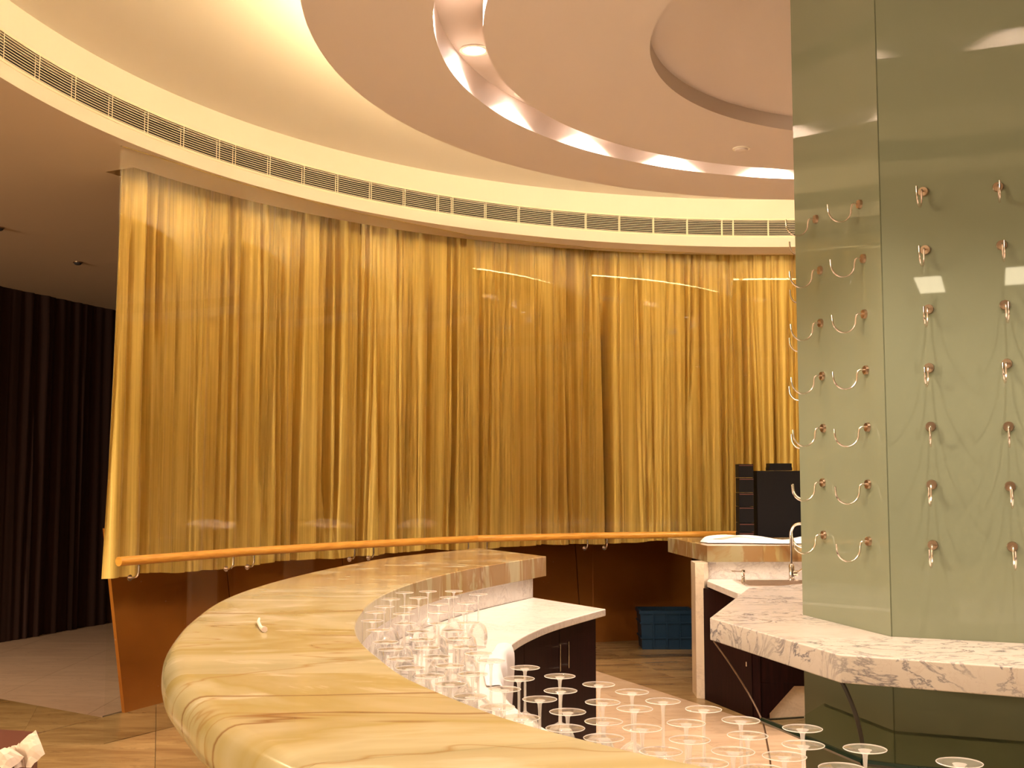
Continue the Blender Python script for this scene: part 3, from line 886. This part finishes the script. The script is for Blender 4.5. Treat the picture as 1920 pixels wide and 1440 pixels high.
# bar body: brown front wall, marble upstand on the inside
OUT = 28       # body starts a little back from the far end
mid = [S1[i]+(S2[i]-S1[i]).normalized()*0.16 for i in range(161)]
inn = [S2[i]+(S1[i]-S2[i]).normalized()*0.035 for i in range(161)]
inn2 = [S2[i]+(S1[i]-S2[i]).normalized()*0.075 for i in range(161)]
j0 = 3
bm = bm_(); strip(bm, [p+bi for p in mid[j0:]], [p+bi for p in inn2[j0:]], 0.0-(ZB-TH), -0.0005)
o = obj('base_wall', bm, mat('bar base stone', (0.16, 0.075, 0.03), 0.35), bar)
bm = bm_(); strip(bm, [p+bi for p in inn2[j0:]], [p+bi for p in inn[j0:]], 0.851-(ZB-TH), -0.0005)
o = obj('marble_upstand', bm, M_upstand, bar); o['label'] = 'low grey marble upstand under the inner onyx edge'
# working counter
CI = [(0.541, 6.70), (0.440, 6.50), (0.348, 6.314), (0.225, 6.05), (0.133, 5.806), (0.052, 5.53), (-0.007, 5.24), (-0.043, 4.85), (-0.052, 4.42), (-0.018, 4.0), (0.050, 3.70), (0.111, 3.50), (0.25, 3.20), (0.45, 2.95), (0.75, 2.76), (1.25, 2.58), (2.2, 2.42), (3.3, 2.60)]
CIs = [p.xy for p in spline([(x, y, 0) for x, y in CI], 6)]
bm = bm_()
back = [inn[i] for i in range(j0, 161)]
strip(bm, resample(CIs, 150), resample(back, 150), 0.81, 0.85)
o = obj('marble_counter', bm, M_counter); tag(o, 'white marble working counter behind the onyx bar, with glasses on it', 'counter')
bv = o.modifiers.new('bevel', 'BEVEL'); bv.width = 0.005; bv.segments = 2; bv.limit_method = 'ANGLE'
# dark cabinet under the counter
face = offset(CIs, -0.05) if (offset(CIs, -0.05)[20]-inn[60]).length < (offset(CIs, 0.05)[20]-inn[60]).length else offset(CIs, 0.05)
face[0] = face[0]+(face[0]-face[1]).normalized()*-0.03
FR = resample(face, 120)
cab = tag(empty('bar_cabinet', (-0.2, 5.0, 0)), 'curved dark brown cabinet under the white marble counter', 'cabinet')
ci = Vector((0.2, -5.0))
bk = [inn2[i]+(S2[i]-S1[i]).normalized()*0.01 for i in range(j0+2, 161, 4)]
sgn = 1 if (offset(FR, 0.02)[60]-inn[60]).length < (FR[60]-inn[60]).length else -1
inner = offset(FR, 0.02*sgn)
bm = bm_(); strip(bm, [p+ci for p in inner], [p+ci for p in resample(bk, 120)], 0.0, 0.808)
obj('body', bm, M_cab, cab)
handle_at = at(1051, 1230, 0.66)
# doors, split so that one pair meets at the seen handles
best = min(range(121), key=lambda i: abs((FR[i].x)/FR[i].y-(1050.5-960)/F) + (0 if FR[i].y > 5.3 else 1))
dw = 9
starts = [best+dw*k for k in range(-4, 12)]
kd = 0
for s in range(best-dw*3, 112, dw):
    if s < 0 or s+dw > 120: continue
    seg = FR[s:s+dw+1]
    t0 = (seg[1]-seg[0]).normalized()*0.0025; t1 = (seg[-1]-seg[-2]).normalized()*0.0025
    seg[0] = seg[0]+t0; seg[-1] = seg[-1]-t1
    bs = offset(seg, 0.018*sgn)
    bm = bm_(); strip(bm, [p+ci for p in seg], [p+ci for p in bs], 0.09, 0.80)
    dr = obj('door', bm, M_cab, cab)
    idx = (s-best)//dw
    hp_ = FR[s+1] if idx % 2 == 0 else FR[s+dw-1]
    nn = (offset(FR, -0.03*sgn)[s+1]-FR[s+1]).normalized()
    q = hp_+nn*0.028
    bm = bm_()
    tube(bm, [(q.x+ci.x, q.y+ci.y, 0.585), (q.x+ci.x, q.y+ci.y, 0.725)], 0.006, 10)
    for z in (0.60, 0.71): tube(bm, [(hp_.x+ci.x, hp_.y+ci.y, z), (q.x+ci.x, q.y+ci.y, z)], 0.004, 8)
    obj('handle', bm, M_chrome, dr, smooth=True, angle=40)
# cloth hanging over the counter edge
bm = bm_()
rr2 = random.Random(3); seg = resample([p for p in CIs if 4.16 < p.y < 5.26], 22)
no = offset(seg, 1.0); sg = 1 if (no[10]-Vector((2, 5))).length < (seg[10]-Vector((2, 5))).length else -1
grid = []
for i, p in enumerate(seg):
    nn = (no[i]-p)*sg; row = []
    u = i/22
    for k, (dx, dz) in enumerate([(-0.055, 0.002), (-0.035, 0.003), (-0.012, 0.003), (0.004, 0.0), (0.003, -0.03), (0.001, -0.10), (-0.004, -0.17), (-0.008, -0.23), (-0.010, -0.28)]):
        fold = 0.012*math.sin(u*19+k*0.25)*(1 if k > 3 else 0.25)
        zz = dz*(1 if k < 4 else (0.9+0.15*math.sin(u*5+1)))
        q = p+nn*(dx+(fold*0.7+0.009 if k > 3 else 0))
        row.append(bm.verts.new((q.x, q.y, 0.852+zz+(0.004*math.sin(u*23+k) if k < 3 else 0)+0.004)))
    grid.append(row)
for i in range(22):
    for k in range(8): bm.faces.new((grid[i][k], grid[i+1][k], grid[i+1][k+1], grid[i][k+1]))
o = obj('bar_towel', bm, M_towel, smooth=True)
md = o.modifiers.new('thick', 'SOLIDIFY'); md.thickness = 0.003; md.offset = 1
md = o.modifiers.new('sub', 'SUBSURF'); md.levels = 1; md.render_levels = 1
tag(o, 'white cloth draped over the inner edge of the marble counter', 'cloth')
# torn paper scrap on the onyx
bm = bm_()
c0 = at(487, 1178, ZB); sp_ = [at(486, 1163, ZB), at(484, 1172, ZB), at(489, 1180, ZB), at(496, 1186, ZB)]
tube(bm, [p+Vector((0, 0, 0.006+0.004*(i % 2))) for i, p in enumerate(sp_)], [0.004, 0.006, 0.006, 0.010], 7)
o = obj('paper_scrap', bm, M_paper, smooth=True, angle=60); tag(o, 'tiny twisted white paper scrap lying on the onyx bar top', 'paper')

# ================================================================ WINE GLASSES upside down on the counter
GL = [(984.4,1250.6),(973,1271),(1049.7,1266.4),(1051,1293.6),(945.6,1290.8),(1012,1309.4),(1064.4,1333),(1060,1363.6),(1122.5,1281.7),(1130,1315),(1132,1351),(1132,1381.7),(977.5,1344),(931.7,1324),(881.7,1304),(844,1281),(805,1266),(886,1262),(844,1247),(897,1224),(920.6,1238),(819,1230),(800,1213.6),(769,1251),(751,1234.4),(733,1216),(723,1202.5),(791,1198),(872,1211.7),(861,1196),(851,1181),(709,1180),(698,1163),(759,1168),(784,1183),(757,1150),(823,1168),(878,1167),(822,1147),(869,1146),(876,1130),(897,1113.6),(851,1107.5),(842,1119),(823,1132),(802.5,1108),(785,1120),(768,1136),(754,1110),(727.5,1122),(715,1136),(704,1147),(1185,1295.7),(1190,1327),(1204,1363.5),(1239,1407),(1243,1313),(1319,1328),(1286.5,1354),(1293,1385),(1324,1428.5),(1389,1348.6),(1401.6,1377),(1374.5,1407),(1504.5,1364),(1506,1394.6),(1470.7,1416),(1428,1441),(1621.7,1402),(1799,1428),(1578,1438)]
GH = 0.236
def glass_proto():
    e = empty('wine_glass', (0, 0, 0))
    def L(name, prof, m, nseg=32):
        bm = bm_(); lathe(bm, prof, nseg); return obj(name, bm, m, e, smooth=True, angle=70)
    L('bowl', [(0.0355, 0.0), (0.0395, 0.018), (0.0425, 0.045), (0.0405, 0.072), (0.032, 0.095), (0.018, 0.108), (0.006, 0.115), (0.0042, 0.118),
               (0.0, 0.1135), (0.005, 0.111), (0.017, 0.1045), (0.0305, 0.0925), (0.039, 0.071), (0.0411, 0.045), (0.0382, 0.018), (0.0343, 0.0), (0.0355, 0.0)], M_glass)
    L('rim', [(0.0355, 0.0), (0.0361, 0.0015), (0.0352, 0.0025), (0.0345, 0.0012), (0.0355, 0.0)], M_glassrim)
    L('stem', [(0.0042, 0.118), (0.0036, 0.14), (0.0035, 0.20), (0.005, 0.222), (0.011, 0.2300), (0.013, 0.2312), (0.004, 0.2322), (0.0, 0.2322)], M_glassstem, 14)
    L('foot', [(0.0, 0.2365), (0.012, 0.2362), (0.038, 0.2352), (0.0405, 0.234), (0.0405, 0.2325), (0.038, 0.2318), (0.022, 0.2300), (0.010, 0.2290), (0, 0.2290)], M_glassfoot, 36)
    L('foot_rim', [(0.0400, 0.2330), (0.0402, 0.2345), (0.0412, 0.2338), (0.0402, 0.2325), (0.0400, 0.2330)], M_glassrim, 36)  # whitened ring paints the bright glint along the foot edge
    return e
gp0 = glass_proto(); KIDS.clear(); remember(gp0)
pos = [(px, py, at(px, py, 0.85+GH)) for px, py in GL]
pos.sort(key=lambda t: -t[1])
rowsG = [pos[i:i+7] for i in range(0, len(pos), 7)]
def where(px, py):
    if px < 935: return 'over white marble'
    if px < 1145: return 'before dark cabinet'
    return 'before pale floor'
fst = True
placed = []
for ri, row in enumerate(rowsG):
    row.sort(key=lambda t: t[0])
    for ci_, (px, py, p) in enumerate(row):
        q = Vector((p.x, p.y))
        for _ in range(12):          # keep bowls from touching
            for pl in placed:
                dd = q-pl
                if dd.length < 0.087: q = pl+dd.normalized()*0.088
        m_ = min(range(161), key=lambda k_: (S2[k_]-q).length)      # keep the feet off the onyx edge
        d_ = (S2[m_]-S1[m_]).normalized(); gap = (q-S2[m_]).dot(d_)
        if gap < 0.045: q = q+d_*(0.045-gap)
        placed.append(q)
        o = gp0 if fst else copy_tree(gp0); fst = False
        o.location = (q.x, q.y, 0.8505); o.rotation_euler = (0, 0, R.random()*6)
        tag(o, f'upside-down clear wine glass {where(px, py)}, {ORD[ci_]} from left in {ORD[ri]} row back', 'wine glass', 'wine glasses standing upside down behind the bar')

# ================================================================ SINK BAR at the back right
sb = tag(empty('sink_bar', (1.4, 9.2, 0.98)), 'short back bar with honey onyx top and marble upstand behind the sink', 'bar')
SO = Vector((1.4, 9.2, 0.98))
bm = bm_(); o2 = Vector((-1.4, -9.2))
P4 = [Vector((1.324, 9.82)), Vector((1.456, 8.634)), Vector((2.10, 8.652))]
def slab(pts, z0, z1, m, parent, nm='slab', bw=0.004):
    bm = bm_(); prism(bm, pts, z0, z1); bevel(bm, bw, 2); return obj(nm, bm, m, parent)
for a, b in ((0, 0.42), (0.42, 1.05), (1.05, 1.9)):
    f0 = lambda t: Vector((1.456+t, 8.634+0.028*t)); b0 = lambda t: Vector((1.324+t*1.05, 9.82+0.02*t))
    slab([f0(a+0.001)+o2, f0(b)+o2, b0(b)+o2, b0(a+0.001)+o2], 0.0, 0.12, M_onyx, sb)
bm = bm_(); prism(bm, [Vector((1.47, 8.672)), Vector((3.35, 8.72)), Vector((3.35, 8.75)), Vector((1.47, 8.70))], 0.85, 0.98)
bmesh.ops.translate(bm, vec=-SO, verts=bm.verts); o = obj('marble_upstand', bm, M_upstand, sb)
bm = bm_(); prism(bm, [Vector((1.352, 8.55)), Vector((1.412, 8.52)), Vector((1.468, 8.66)), Vector((1.468, 8.82)), Vector((1.36, 8.80))], 0.0, 0.978)
bevel(bm, 0.004, 1)
bmesh.ops.translate(bm, vec=-SO, verts=bm.verts); o = obj('end_panel', bm, M_endpanel, sb); o['label'] = 'narrow upright cream marble end panel'
bm = bm_(); prism(bm, [Vector((1.47, 8.705)), Vector((3.35, 8.755)), Vector((3.35, 9.5)), Vector((1.475, 9.5))], 0.0, 0.978)
bmesh.ops.translate(bm, vec=-SO, verts=bm.verts); o = obj('base_wall', bm, M_cab, sb); o['label'] = 'dark base wall'
# sink counter with a hole for the basin
cp = [Vector((1.472, 8.668)), Vector((1.430, 8.50)), Vector((1.478, 7.60)), Vector((1.60, 7.42)), Vector((3.3, 7.42)), Vector((3.3, 8.71))]
hole = [Vector((1.66, 8.54)), Vector((1.66, 8.10)), Vector((2.45, 8.10)), Vector((2.45, 8.54))]
bm = bm_(); ring_prism(bm, cp, hole, 0.81, 0.85)
o = obj('sink_counter', bm, M_counter); tag(o, 'white marble counter holding the steel sink', 'counter')
bs_ = tag(empty('sink', (2.055, 8.32, 0.85)), 'stainless steel sink basin sunk in the marble counter', 'sink')
bm = bm_()
def rect_ring(bm, levels):
    rows = []
    for (hx, hy, z) in levels:
        rows.append([bm.verts.new((sx*hx, sy*hy, z)) for sx, sy in ((-1, -1), (1, -1), (1, 1), (-1, 1))])
    for r_ in range(len(rows)-1):
        for k in range(4): bm.faces.new((rows[r_][k], rows[r_][(k+1) % 4], rows[r_+1][(k+1) % 4], rows[r_+1][k]))
    bm.faces.new(rows[-1])
rect_ring(bm, [(0.425, 0.25, 0.001), (0.425, 0.25, 0.006), (0.405, 0.23, 0.006), (0.385, 0.21, 0.0), (0.375, 0.20, -0.17)])
obj('basin', bm, M_steel, bs_)
bm = bm_(); bmesh.ops.create_cone(bm, cap_ends=True, segments=20, radius1=0.03, radius2=0.03, depth=0.006, matrix=Matrix.Translation((0, 0, -0.166)))
obj('drain', bm, M_chrome, bs_)
# tall mixer tap
fp = Vector(((1480-960)/F*8.58, 8.60, 0.85))
tap = tag(empty('tap', fp), 'tall chrome gooseneck mixer tap at the back of the sink', 'tap')
bm = bm_(); lathe(bm, [(0, 0), (0.032, 0), (0.032, 0.01), (0.024, 0.014), (0.024, 0.10), (0.016, 0.115), (0.012, 0.12), (0, 0.12)], 20)
obj('body', bm, M_chrome, tap, smooth=True, angle=40)
bm = bm_(); tube(bm, spline([(0, 0, 0.115), (0, 0, 0.30), (0.004, 0, 0.36), (0.03, -0.01, 0.405), (0.08, -0.03, 0.415), (0.13, -0.05, 0.39), (0.145, -0.055, 0.34)], 6), 0.0105, 12)
obj('spout', bm, M_chrome, tap, smooth=True, angle=40)
bm = bm_(); tube(bm, [(0.02, -0.01, 0.05), (0.045, -0.03, 0.055)], 0.022, 12); tube(bm, [(0.04, -0.028, 0.06), (0.075, -0.05, 0.09)], 0.006, 8)
obj('lever', bm, M_chrome, tap, smooth=True, angle=40)
fp = Vector(((1389-960)/F*8.45, 8.45, 0.85))
tap2 = tag(empty('small_tap', fp), 'small chrome filter tap with side lever beside the sink', 'tap')
bm = bm_(); lathe(bm, [(0, 0), (0.02, 0), (0.018, 0.01), (0.012, 0.02), (0.012, 0.065), (0.016, 0.07), (0.014, 0.085), (0, 0.088)], 16)
obj('body', bm, M_chrome, tap2, smooth=True, angle=40)
bm = bm_(); tube(bm, [(0, 0, 0.072), (-0.09, -0.02, 0.078)], 0.005, 8); obj('lever', bm, M_chrome, tap2, smooth=True, angle=40)
# cloth on the onyx
bm = bm_(); nx, ny = 36, 10; grid = []
for i in range(nx+1):
    row = []
    for j in range(ny+1):
        u, v = i/nx, j/ny
        x = 1.50+u*1.25+0.02*math.sin(v*7); y = 8.80+v*0.42+0.03*math.sin(u*11)+0.10*(1-u)*(v < 0.3)
        z = 0.004+0.050*abs(math.sin(u*5.1+0.6)*math.sin(v*3.1))*(1-0.25*v)+0.010*math.sin(u*31+v*9)+0.012
        if j in (0, ny) or i in (0, nx): z = 0.006
        row.append(bm.verts.new((x, y, 1.10+max(z, 0.003))))
    grid.append(row)
for i in range(nx):
    for j in range(ny): bm.faces.new((grid[i][j], grid[i+1][j], grid[i+1][j+1], grid[i][j+1]))
o = obj('crumpled_cloth', bm, M_cloth, smooth=True)
md = o.modifiers.new('sub', 'SUBSURF'); md.levels = 1; md.render_levels = 1
tag(o, 'crumpled white cloth spread on the onyx top behind the tap', 'cloth')
# sink cabinet
sk = tag(empty('sink_cabinet', (1.6, 8.0, 0)), 'dark brown cabinet below the sink counter', 'cabinet')
so = Vector((-1.6, -8.0))
bm = bm_(); prism(bm, [p+so for p in (Vector((1.425, 8.50)), Vector((1.632, 7.83)), Vector((1.665, 7.79)), Vector((3.2, 7.80)), Vector((3.2, 8.66)), Vector((1.48, 8.66)))], 0.22, 0.66)
obj('body', bm, M_cab, sk)
def wallpanel(P, Q, z0, z1, nm, parent, m, off_, th=0.018, side=1):
    t = (Q-P).normalized(); nn = Vector((t.y, -t.x))*side
    bm = bm_(); a, b = P+t*0.003+off_, Q-t*0.003+off_
    prism(bm, [a, b, b+nn*th, a+nn*th], z0, z1); return obj(nm, bm, m, parent)
d1 = wallpanel(Vector((1.412, 8.50)), Vector((1.622, 7.83)), 0.0, 0.80, 'door', sk, M_cab, so, side=-1, th=-0.012)
d2 = wallpanel(Vector((1.622, 7.83)), Vector((1.665, 7.78)), 0.0, 0.80, 'panel', sk, M_cab, so, side=-1, th=-0.012)
bm = bm_(); prism(bm, [p+so for p in (Vector((1.425, 8.50)), Vector((1.632, 7.83)), Vector((1.665, 7.79)), Vector((1.72, 7.81)), Vector((1.5, 8.6)))], 0.0, 0.22); obj('plinth', bm, M_cab, sk)
bm = bm_()
q = Vector((1.600, 7.865, 0))+Vector((so.x, so.y, 0)); tube(bm, [q+Vector((-0.02, -0.01, 0.34)), q+Vector((-0.02, -0.01, 0.37))], 0.006, 8); obj('knob', bm, M_chrome, d1)
# dark wedge shaped like the slanting shadow, and pale kick panel right of it
a_, b_ = Vector((1.665, 7.785)), Vector((1.90, 7.80))
bm = bm_()
vs = [(a_.x, a_.y, 0.0), (a_.x+0.01, a_.y, 0.0), (b_.x, b_.y-0.01, 0.24), (a_.x, a_.y, 0.24)]
v1_ = [bm.verts.new((x+so.x, y+so.y, z)) for x, y, z in vs]; v2_ = [bm.verts.new((x+so.x, y+so.y+0.02, z)) for x, y, z in vs]
bm.faces.new(v1_); bm.faces.new(v2_[::-1])
for i in range(4): bm.faces.new((v1_[i], v2_[i], v2_[(i+1) % 4], v1_[(i+1) % 4]))
obj('bracket', bm, M_cab, sk)  # dark wedge put in for a shadow, not a real bracket
bm = bm_(); prism(bm, [p+so for p in (Vector((1.66, 7.81)), Vector((3.2, 7.95)), Vector((3.2, 7.99)), Vector((1.66, 7.85)))], 0.0, 0.22)
o = obj('kick_panel', bm, M_endpanel, sk); o['label'] = 'pale beige kick panel'

# stacks of black cases behind
x0 = (1384-960)/F*10.0; x1 = (1411-960)/F*10.0
z = 0.0; k = 0
tower = [0.16, 0.12, 0.14, 0.16, 0.13, 0.15, 0.12, 0.16, 0.08, 0.14, 0.12, 0.13, 0.12]
for k, h in enumerate(tower):
    if z+h > 1.735: h = 1.735-z
    if h < 0.03: break
    dx = R.uniform(-0.003, 0.003)
    e = tag(empty('stacked_case', ((x0+x1)/2+dx, 10.08, z)), f'flat black case, {ORD[k] if k < 12 else "thirteenth"} from the floor in the narrow stack', 'case', 'flat black cases stacked at the handrail end')
    bm = bm_(); box(bm, -(x1-x0)/2, (x1-x0)/2, -0.08, 0.08, 0.0, h-0.004); bevel(bm, 0.006, 1); obj('shell', bm, M_black, e)
    bm = bm_(); box(bm, -(x1-x0)/2+0.002, (x1-x0)/2-0.002, -0.0815, -0.079, h-0.020, h-0.012); obj('trim_strip', bm, M_blackred, e)
    z += h
xa, xb = (1418-960)/F*10.0, (1530-960)/F*10.0
for z0_, z1_, a, b, lab in ((0.0, 0.78, xa, xb, 'large black equipment case at the bottom of the wide stack'), (0.78, 1.67, xa, xb, 'tall black equipment case on top of another, beside the column')):
    e = tag(empty('equipment_case', ((a+b)/2, 10.10, z0_)), lab, 'case')
    bm = bm_(); box(bm, -(b-a)/2, (b-a)/2, -0.10, 0.08, 0.0, z1_-z0_-0.003); bevel(bm, 0.01, 2); obj('shell', bm, M_black, e)
    bm = bm_(); box(bm, -(b-a)/2+0.02, (b-a)/2-0.02, -0.104, -0.099, 0.30, 0.31); obj('latch_strip', bm, M_blackred, e)
xa, xb = (1442-960)/F*10.0, (1483-960)/F*10.0
e = tag(empty('small_case', ((xa+xb)/2, 10.08, 1.67)), 'small black box on top of the wide stack of cases', 'case')
bm = bm_(); box(bm, -(xb-xa)/2-0.005, (xb-xa)/2+0.005, -0.08, 0.06, 0.0, 0.028); bevel(bm, 0.005, 1); obj('body', bm, M_black, e)
bm = bm_(); box(bm, -(xb-xa)/2, (xb-xa)/2, -0.085, 0.065, 0.028, 0.062); bevel(bm, 0.006, 1); obj('lid', bm, M_black, e)

# blue crate on the floor
c0 = at(1203, 1218, 0); c1 = at(1292, 1219, 0)
cr = tag(empty('blue_crate', ((c0.x+c1.x)/2+0.02, c0.y+0.17, 0)), 'dark blue plastic crate on the floor before the low brown wall', 'crate')
W2 = (c1.x-c0.x)/2+0.03; D2, H = 0.17, 0.36
bm = bm_(); rows = []
for hx, hy, z in ((W2*0.92, D2*0.92, 0.0), (W2, D2, H), (W2-0.012, D2-0.012, H), (W2*0.92-0.012, D2*0.92-0.012, 0.012)):
    rows.append([bm.verts.new((sx*hx, sy*hy, z)) for sx, sy in ((-1, -1), (1, -1), (1, 1), (-1, 1))])
for r_ in range(3):
    for k in range(4): bm.faces.new((rows[r_][k], rows[r_][(k+1) % 4], rows[r_+1][(k+1) % 4], rows[r_+1][k]))
bm.faces.new(rows[0]); bm.faces.new(rows[3])
obj('tub', bm, M_blue, cr)
bm = bm_()
for z in (H-0.03, H-0.12, 0.10):
    s_ = 0.92+0.08*z/H
    for sx0, sx1, sy0, sy1 in ((-W2*s_-0.012, W2*s_+0.012, -D2*s_-0.012, -D2*s_), (-W2*s_-0.012, W2*s_+0.012, D2*s_, D2*s_+0.012), (-W2*s_-0.012, -W2*s_, -D2*s_, D2*s_), (W2*s_, W2*s_+0.012, -D2*s_, D2*s_)):
        box(bm, sx0, sx1, sy0, sy1, z, z+(0.03 if z > H-0.05 else 0.012))
obj('rim', bm, M_blue, cr)
bm = bm_()
for s_ in (-0.5, 0, 0.5): box(bm, s_*W2-0.006, s_*W2+0.006, -D2-0.006, -D2*0.93, 0.02, H-0.03)
obj('rib', bm, M_blue, cr)

# low carton with crumpled paper at the bottom left corner
ct = tag(empty('carton', (-2.42, 4.7, 0)), 'red-brown board box cut by the lower left corner of the photo', 'box')
p0 = at(80, 1372, 0.50); 
tp = [at(-60, 1364, 0.50), at(72, 1372, 0.50), at(62, 1446, 0.50), at(-70, 1456, 0.50)]
ct.location = (tp[1].x-0.1, tp[1].y-0.2, 0)
bm = bm_(); prism(bm, [Vector((p.x-ct.location.x, p.y-ct.location.y)) for p in tp], 0.0, 0.50); bevel(bm, 0.004, 1)
obj('body', bm, M_carton, ct)
bm = bm_()
def sheet(bm, quad, n_, m_, bulge, seed):
    rs = random.Random(seed); g_ = []
    for i in range(n_+1):
        r_ = []
        for j in range(m_+1):
            u, v = i/n_, j/m_
            p = quad[0]*(1-u)*(1-v)+quad[1]*u*(1-v)+quad[2]*u*v+quad[3]*(1-u)*v
            b = bulge*math.sin(PI*u)*math.sin(PI*v)+rs.uniform(-0.004, 0.004)
            r_.append(bm.verts.new(p+Vector((0, -b*0.6, b))))
        g_.append(r_)
    for i in range(n_):
        for j in range(m_): bm.faces.new((g_[i][j], g_[i+1][j], g_[i+1][j+1], g_[i][j+1]))
Yp = tp[2].y+0.10
Q = lambda x, y, dy=0: atY(x, y, Yp-dy)
sheet(bm, [Q(35, 1396), Q(67, 1368), Q(84, 1412, .03), Q(52, 1446, .05)], 5, 5, 0.02, 1)
sheet(bm, [Q(-20, 1412, .04), Q(18, 1402, .02), Q(45, 1420, .05), Q(10, 1450, .1)], 6, 5, 0.03, 2)
sheet(bm, [Q(18, 1402, .0), Q(36, 1394, .0), Q(50, 1450, .05), Q(30, 1455, .1)], 4, 6, -0.015, 3)
o = obj('crumpled_paper', bm, M_paper, smooth=False)
md = o.modifiers.new('thick', 'SOLIDIFY'); md.thickness = 0.0015
tag(o, 'crumpled cream paper standing on the box in the lower left corner', 'paper')
